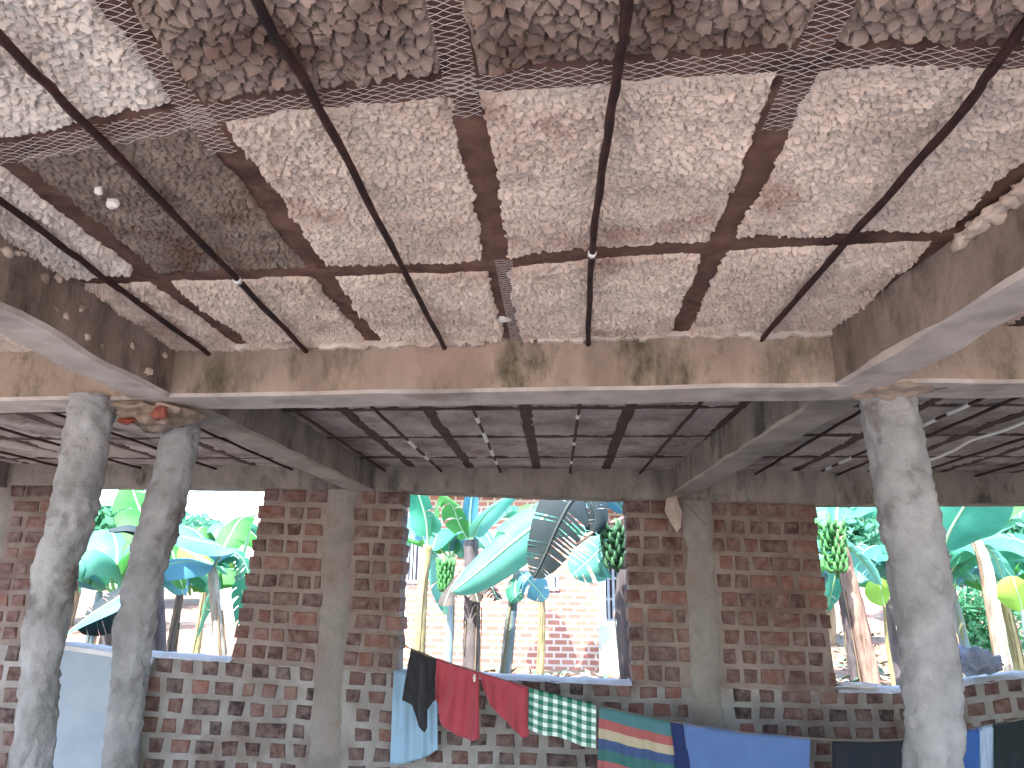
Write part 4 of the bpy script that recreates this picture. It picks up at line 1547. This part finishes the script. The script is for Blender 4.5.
# second house far behind the left window
h2 = empty('house', (P(236, 540, 30)[0], 30, 0))
tag(h2, 'white house with a grey roof far behind the left window', 'house')
a, b = P(222, 560, 30), P(262, 505, 30)
z0 = ground_z(a[0], 30)
m = MB()
m.box(a[0], b[0] + 3, 30, 34, z0 - 0.2, b[2])
off(h2, m.build('white_wall', plain('limewash', lin(220, 214, 208)), h2))
m = MB()
m.add([(a[0] + 1.3, 29.5, b[2] - .1), (b[0] + 3.4, 29.5, b[2] - .1), (b[0] + 3.4, 32, b[2] + 1.2), (a[0] + 1.3, 32, b[2] + 1.2), (a[0] + 1.3, 34.5, b[2] - .1), (b[0] + 3.4, 34.5, b[2] - .1)], [(0, 1, 2, 3), (3, 2, 5, 4), (0, 3, 4), (1, 5, 2), (0, 4, 5, 1)])
off(h2, m.build('roof', ROOF, h2))


# --- bushes and trees
def foliage(mb, c, rad, n, size, rnd):
    for _ in range(n):
        while True:
            p = np.array([rnd.uniform(-1, 1) for _ in range(3)])
            l = np.linalg.norm(p)
            if 0.35 < l < 1:
                break
        p = c + p * np.array(rad)
        a = np.array([rnd.gauss(0, 1) for _ in range(3)])
        a /= np.linalg.norm(a)
        b = np.cross(a, [rnd.gauss(0, 1) for _ in range(3)])
        b /= np.linalg.norm(b) + 1e-9
        s = size * rnd.uniform(0.6, 1.3)
        mid = np.cross(a, b) * s * 0.15
        mb.add([p - a * s, p + b * s * .45 + mid, p + a * s, p - b * s * .45 + mid], [(0, 1, 2, 3)], 0)


def bush(label, x, y, w, h, mat, seed, name='bush', trunk=False, n=900, size=0.16, group=None):
    rnd = random.Random(seed)
    z = ground_z(x, y)
    r = empty(name, (x, y, z))
    tag(r, label, name, group)
    sm = MB()
    hh = h * (0.45 if trunk else 0.3)
    sm.tube(spline([(x, y, z - .1), (x + .1, y, z + hh * .5), (x, y + .1, z + hh), (x + .1, y, z + h * .7)], 10), [0.03 * h + .02 - .002 * i * h * .6 for i in range(11)], 8)
    for k in range(4):
        a = k * 1.6 + seed
        sm.tube([(x, y, z + hh), (x + math.cos(a) * w * .25, y + math.sin(a) * w * .25, z + h * .6), (x + math.cos(a) * w * .35, y + math.sin(a) * w * .35, z + h * .8)], [.02 * h, .012 * h, .005 * h], 6)
    off(r, sm.build('trunk', BARK, r, smooth=True))
    fb = MB()
    for k in range(7):
        c = np.array([x + rnd.uniform(-.3, .3) * w, y + rnd.uniform(-.3, .3) * w, z + h * (rnd.uniform(.5, .8) if trunk else rnd.uniform(.3, .65))])
        foliage(fb, c, (w * .33, w * .33, h * (.25 if trunk else .35)), n // 7, size, rnd)
    off(r, fb.build('foliage', mat, r))


DG = leaf_mat('bush_green', lin(58, 122, 84), lin(92, 152, 112), .3)
DG2 = leaf_mat('tree_green', lin(70, 132, 104), lin(104, 164, 136), .3)
for i, (px, Y, w, h, lab) in enumerate([(72, 24, 5, 4.2, 'leafy tree behind the banana plants at the outer side of the left window'), (150, 33, 6, 4.4, 'leafy tree far behind the thinner column of the pair'), (222, 46, 7, 4.6, 'most distant leafy tree, below the white sky in the left window')]):
    p = P(px, 600, Y)
    bush(lab, p[0], p[1], w, h, (DG, DG2)[i % 2], 50 + i, 'tree', True, 2600, 0.26)
for i, (px, Y, w, h, lab) in enumerate([(826, 23, 3.6, 4.4, 'leafy tree behind the fruit bunch of the right window'), (918, 31, 4.4, 5.4, 'tall leafy tree behind the single column'), (985, 22.5, 3.4, 4.6, 'leafy tree behind the bent fibrous stem'), (1110, 26, 4.2, 5.0, 'leafy tree at the far right edge behind the banana garden')]):
    p = P(px, 600, Y)
    bush(lab, p[0], p[1], w, h, (DG2, DG)[i % 2], 70 + i, 'tree', True, 3000, 0.24)
p = P(967, 590, 17)
bush('dense bush behind the bent fibrous stem in the right window', p[0], p[1], 1.9, 2.2, DG, 91, 'bush', False, 1500, 0.10)
p = P(108, 645, 8.0)
bush('small bright green weed tuft just outside the left sill', p[0], p[1], .45, 1.0, BRIGHT, 92, 'weed', False, 160, 0.06)
p = P(176, 640, 9.0)
bush('small green weed in front of the red soil, right of the thinner column', p[0], p[1], .5, .75, LEAF[1], 93, 'weed', False, 160, 0.06)
# dry leaf litter on the soil
lm = MB()
rnd = random.Random(5)
for _ in range(9000):
    y = 7.0 + 20 * rnd.random() ** 1.5
    x = rnd.uniform(-0.75, 0.75) * y
    if y > 15.9 and x < 6:
        continue
    z = ground_z(x, y)
    a = rnd.random() * 6.28
    s = rnd.uniform(.05, .17)
    w = s * rnd.uniform(.3, .6)
    t_ = rnd.uniform(-.06, .10)
    ca, sa = math.cos(a), math.sin(a)
    lm.add([(x - ca * s, y - sa * s, z + .03), (x + sa * w, y - ca * w, z + .05 + t_ * .5), (x + ca * s, y + sa * s, z + .05 + abs(t_)), (x - sa * w, y + ca * w, z + .04)], [(0, 1, 2, 3)], rnd.randint(0, 2))
lo = lm.build('leaf_litter', [mottled('litter_pale', lin(146, 136, 116), lin(174, 164, 146), 3), mottled('litter_brown', lin(84, 68, 58), lin(112, 94, 80), 3), mottled('litter_green', lin(66, 92, 76), lin(92, 116, 98), 3)])
tag(lo, 'dry banana leaf litter scattered over the red soil outside', 'leaf litter', None, 'stuff')

# ------------------------------------------------------------------ light
sun = bpy.data.lights.new('sun', 'SUN')
sun.energy = 15.0
sun.angle = math.radians(0.6)
sun.color = (1.0, 0.97, 0.93)
so = bpy.data.objects.new('sun', sun)
COL.objects.link(so)
d = Vector((0.25, 0.62, -1.0)).normalized()   # travels away from the viewer and down
so.rotation_euler = d.to_track_quat('-Z', 'Y').to_euler()

W = bpy.data.worlds.new('world')
SC.world = W
W.use_nodes = True
nt = W.node_tree
sky = nt.nodes.new('ShaderNodeTexSky')
sky.sky_type = 'NISHITA'
sky.sun_disc = False
sky.sun_elevation = math.radians(58)
sky.sun_rotation = math.radians(200)
sky.air_density = 1.0
sky.dust_density = 1.2
sky.ozone_density = 1.0
bg = nt.nodes['Background']
nt.links.new(sky.outputs[0], bg.inputs['Color'])
bg.inputs['Strength'].default_value = 0.9

SC.view_settings.view_transform = 'Standard'
SC.view_settings.look = 'None'
SC.view_settings.gamma = 1.0
SC.view_settings.use_curve_mapping = False
SC.view_settings.exposure = 0.45
SC.cycles.max_bounces = 10
SC.cycles.diffuse_bounces = 8
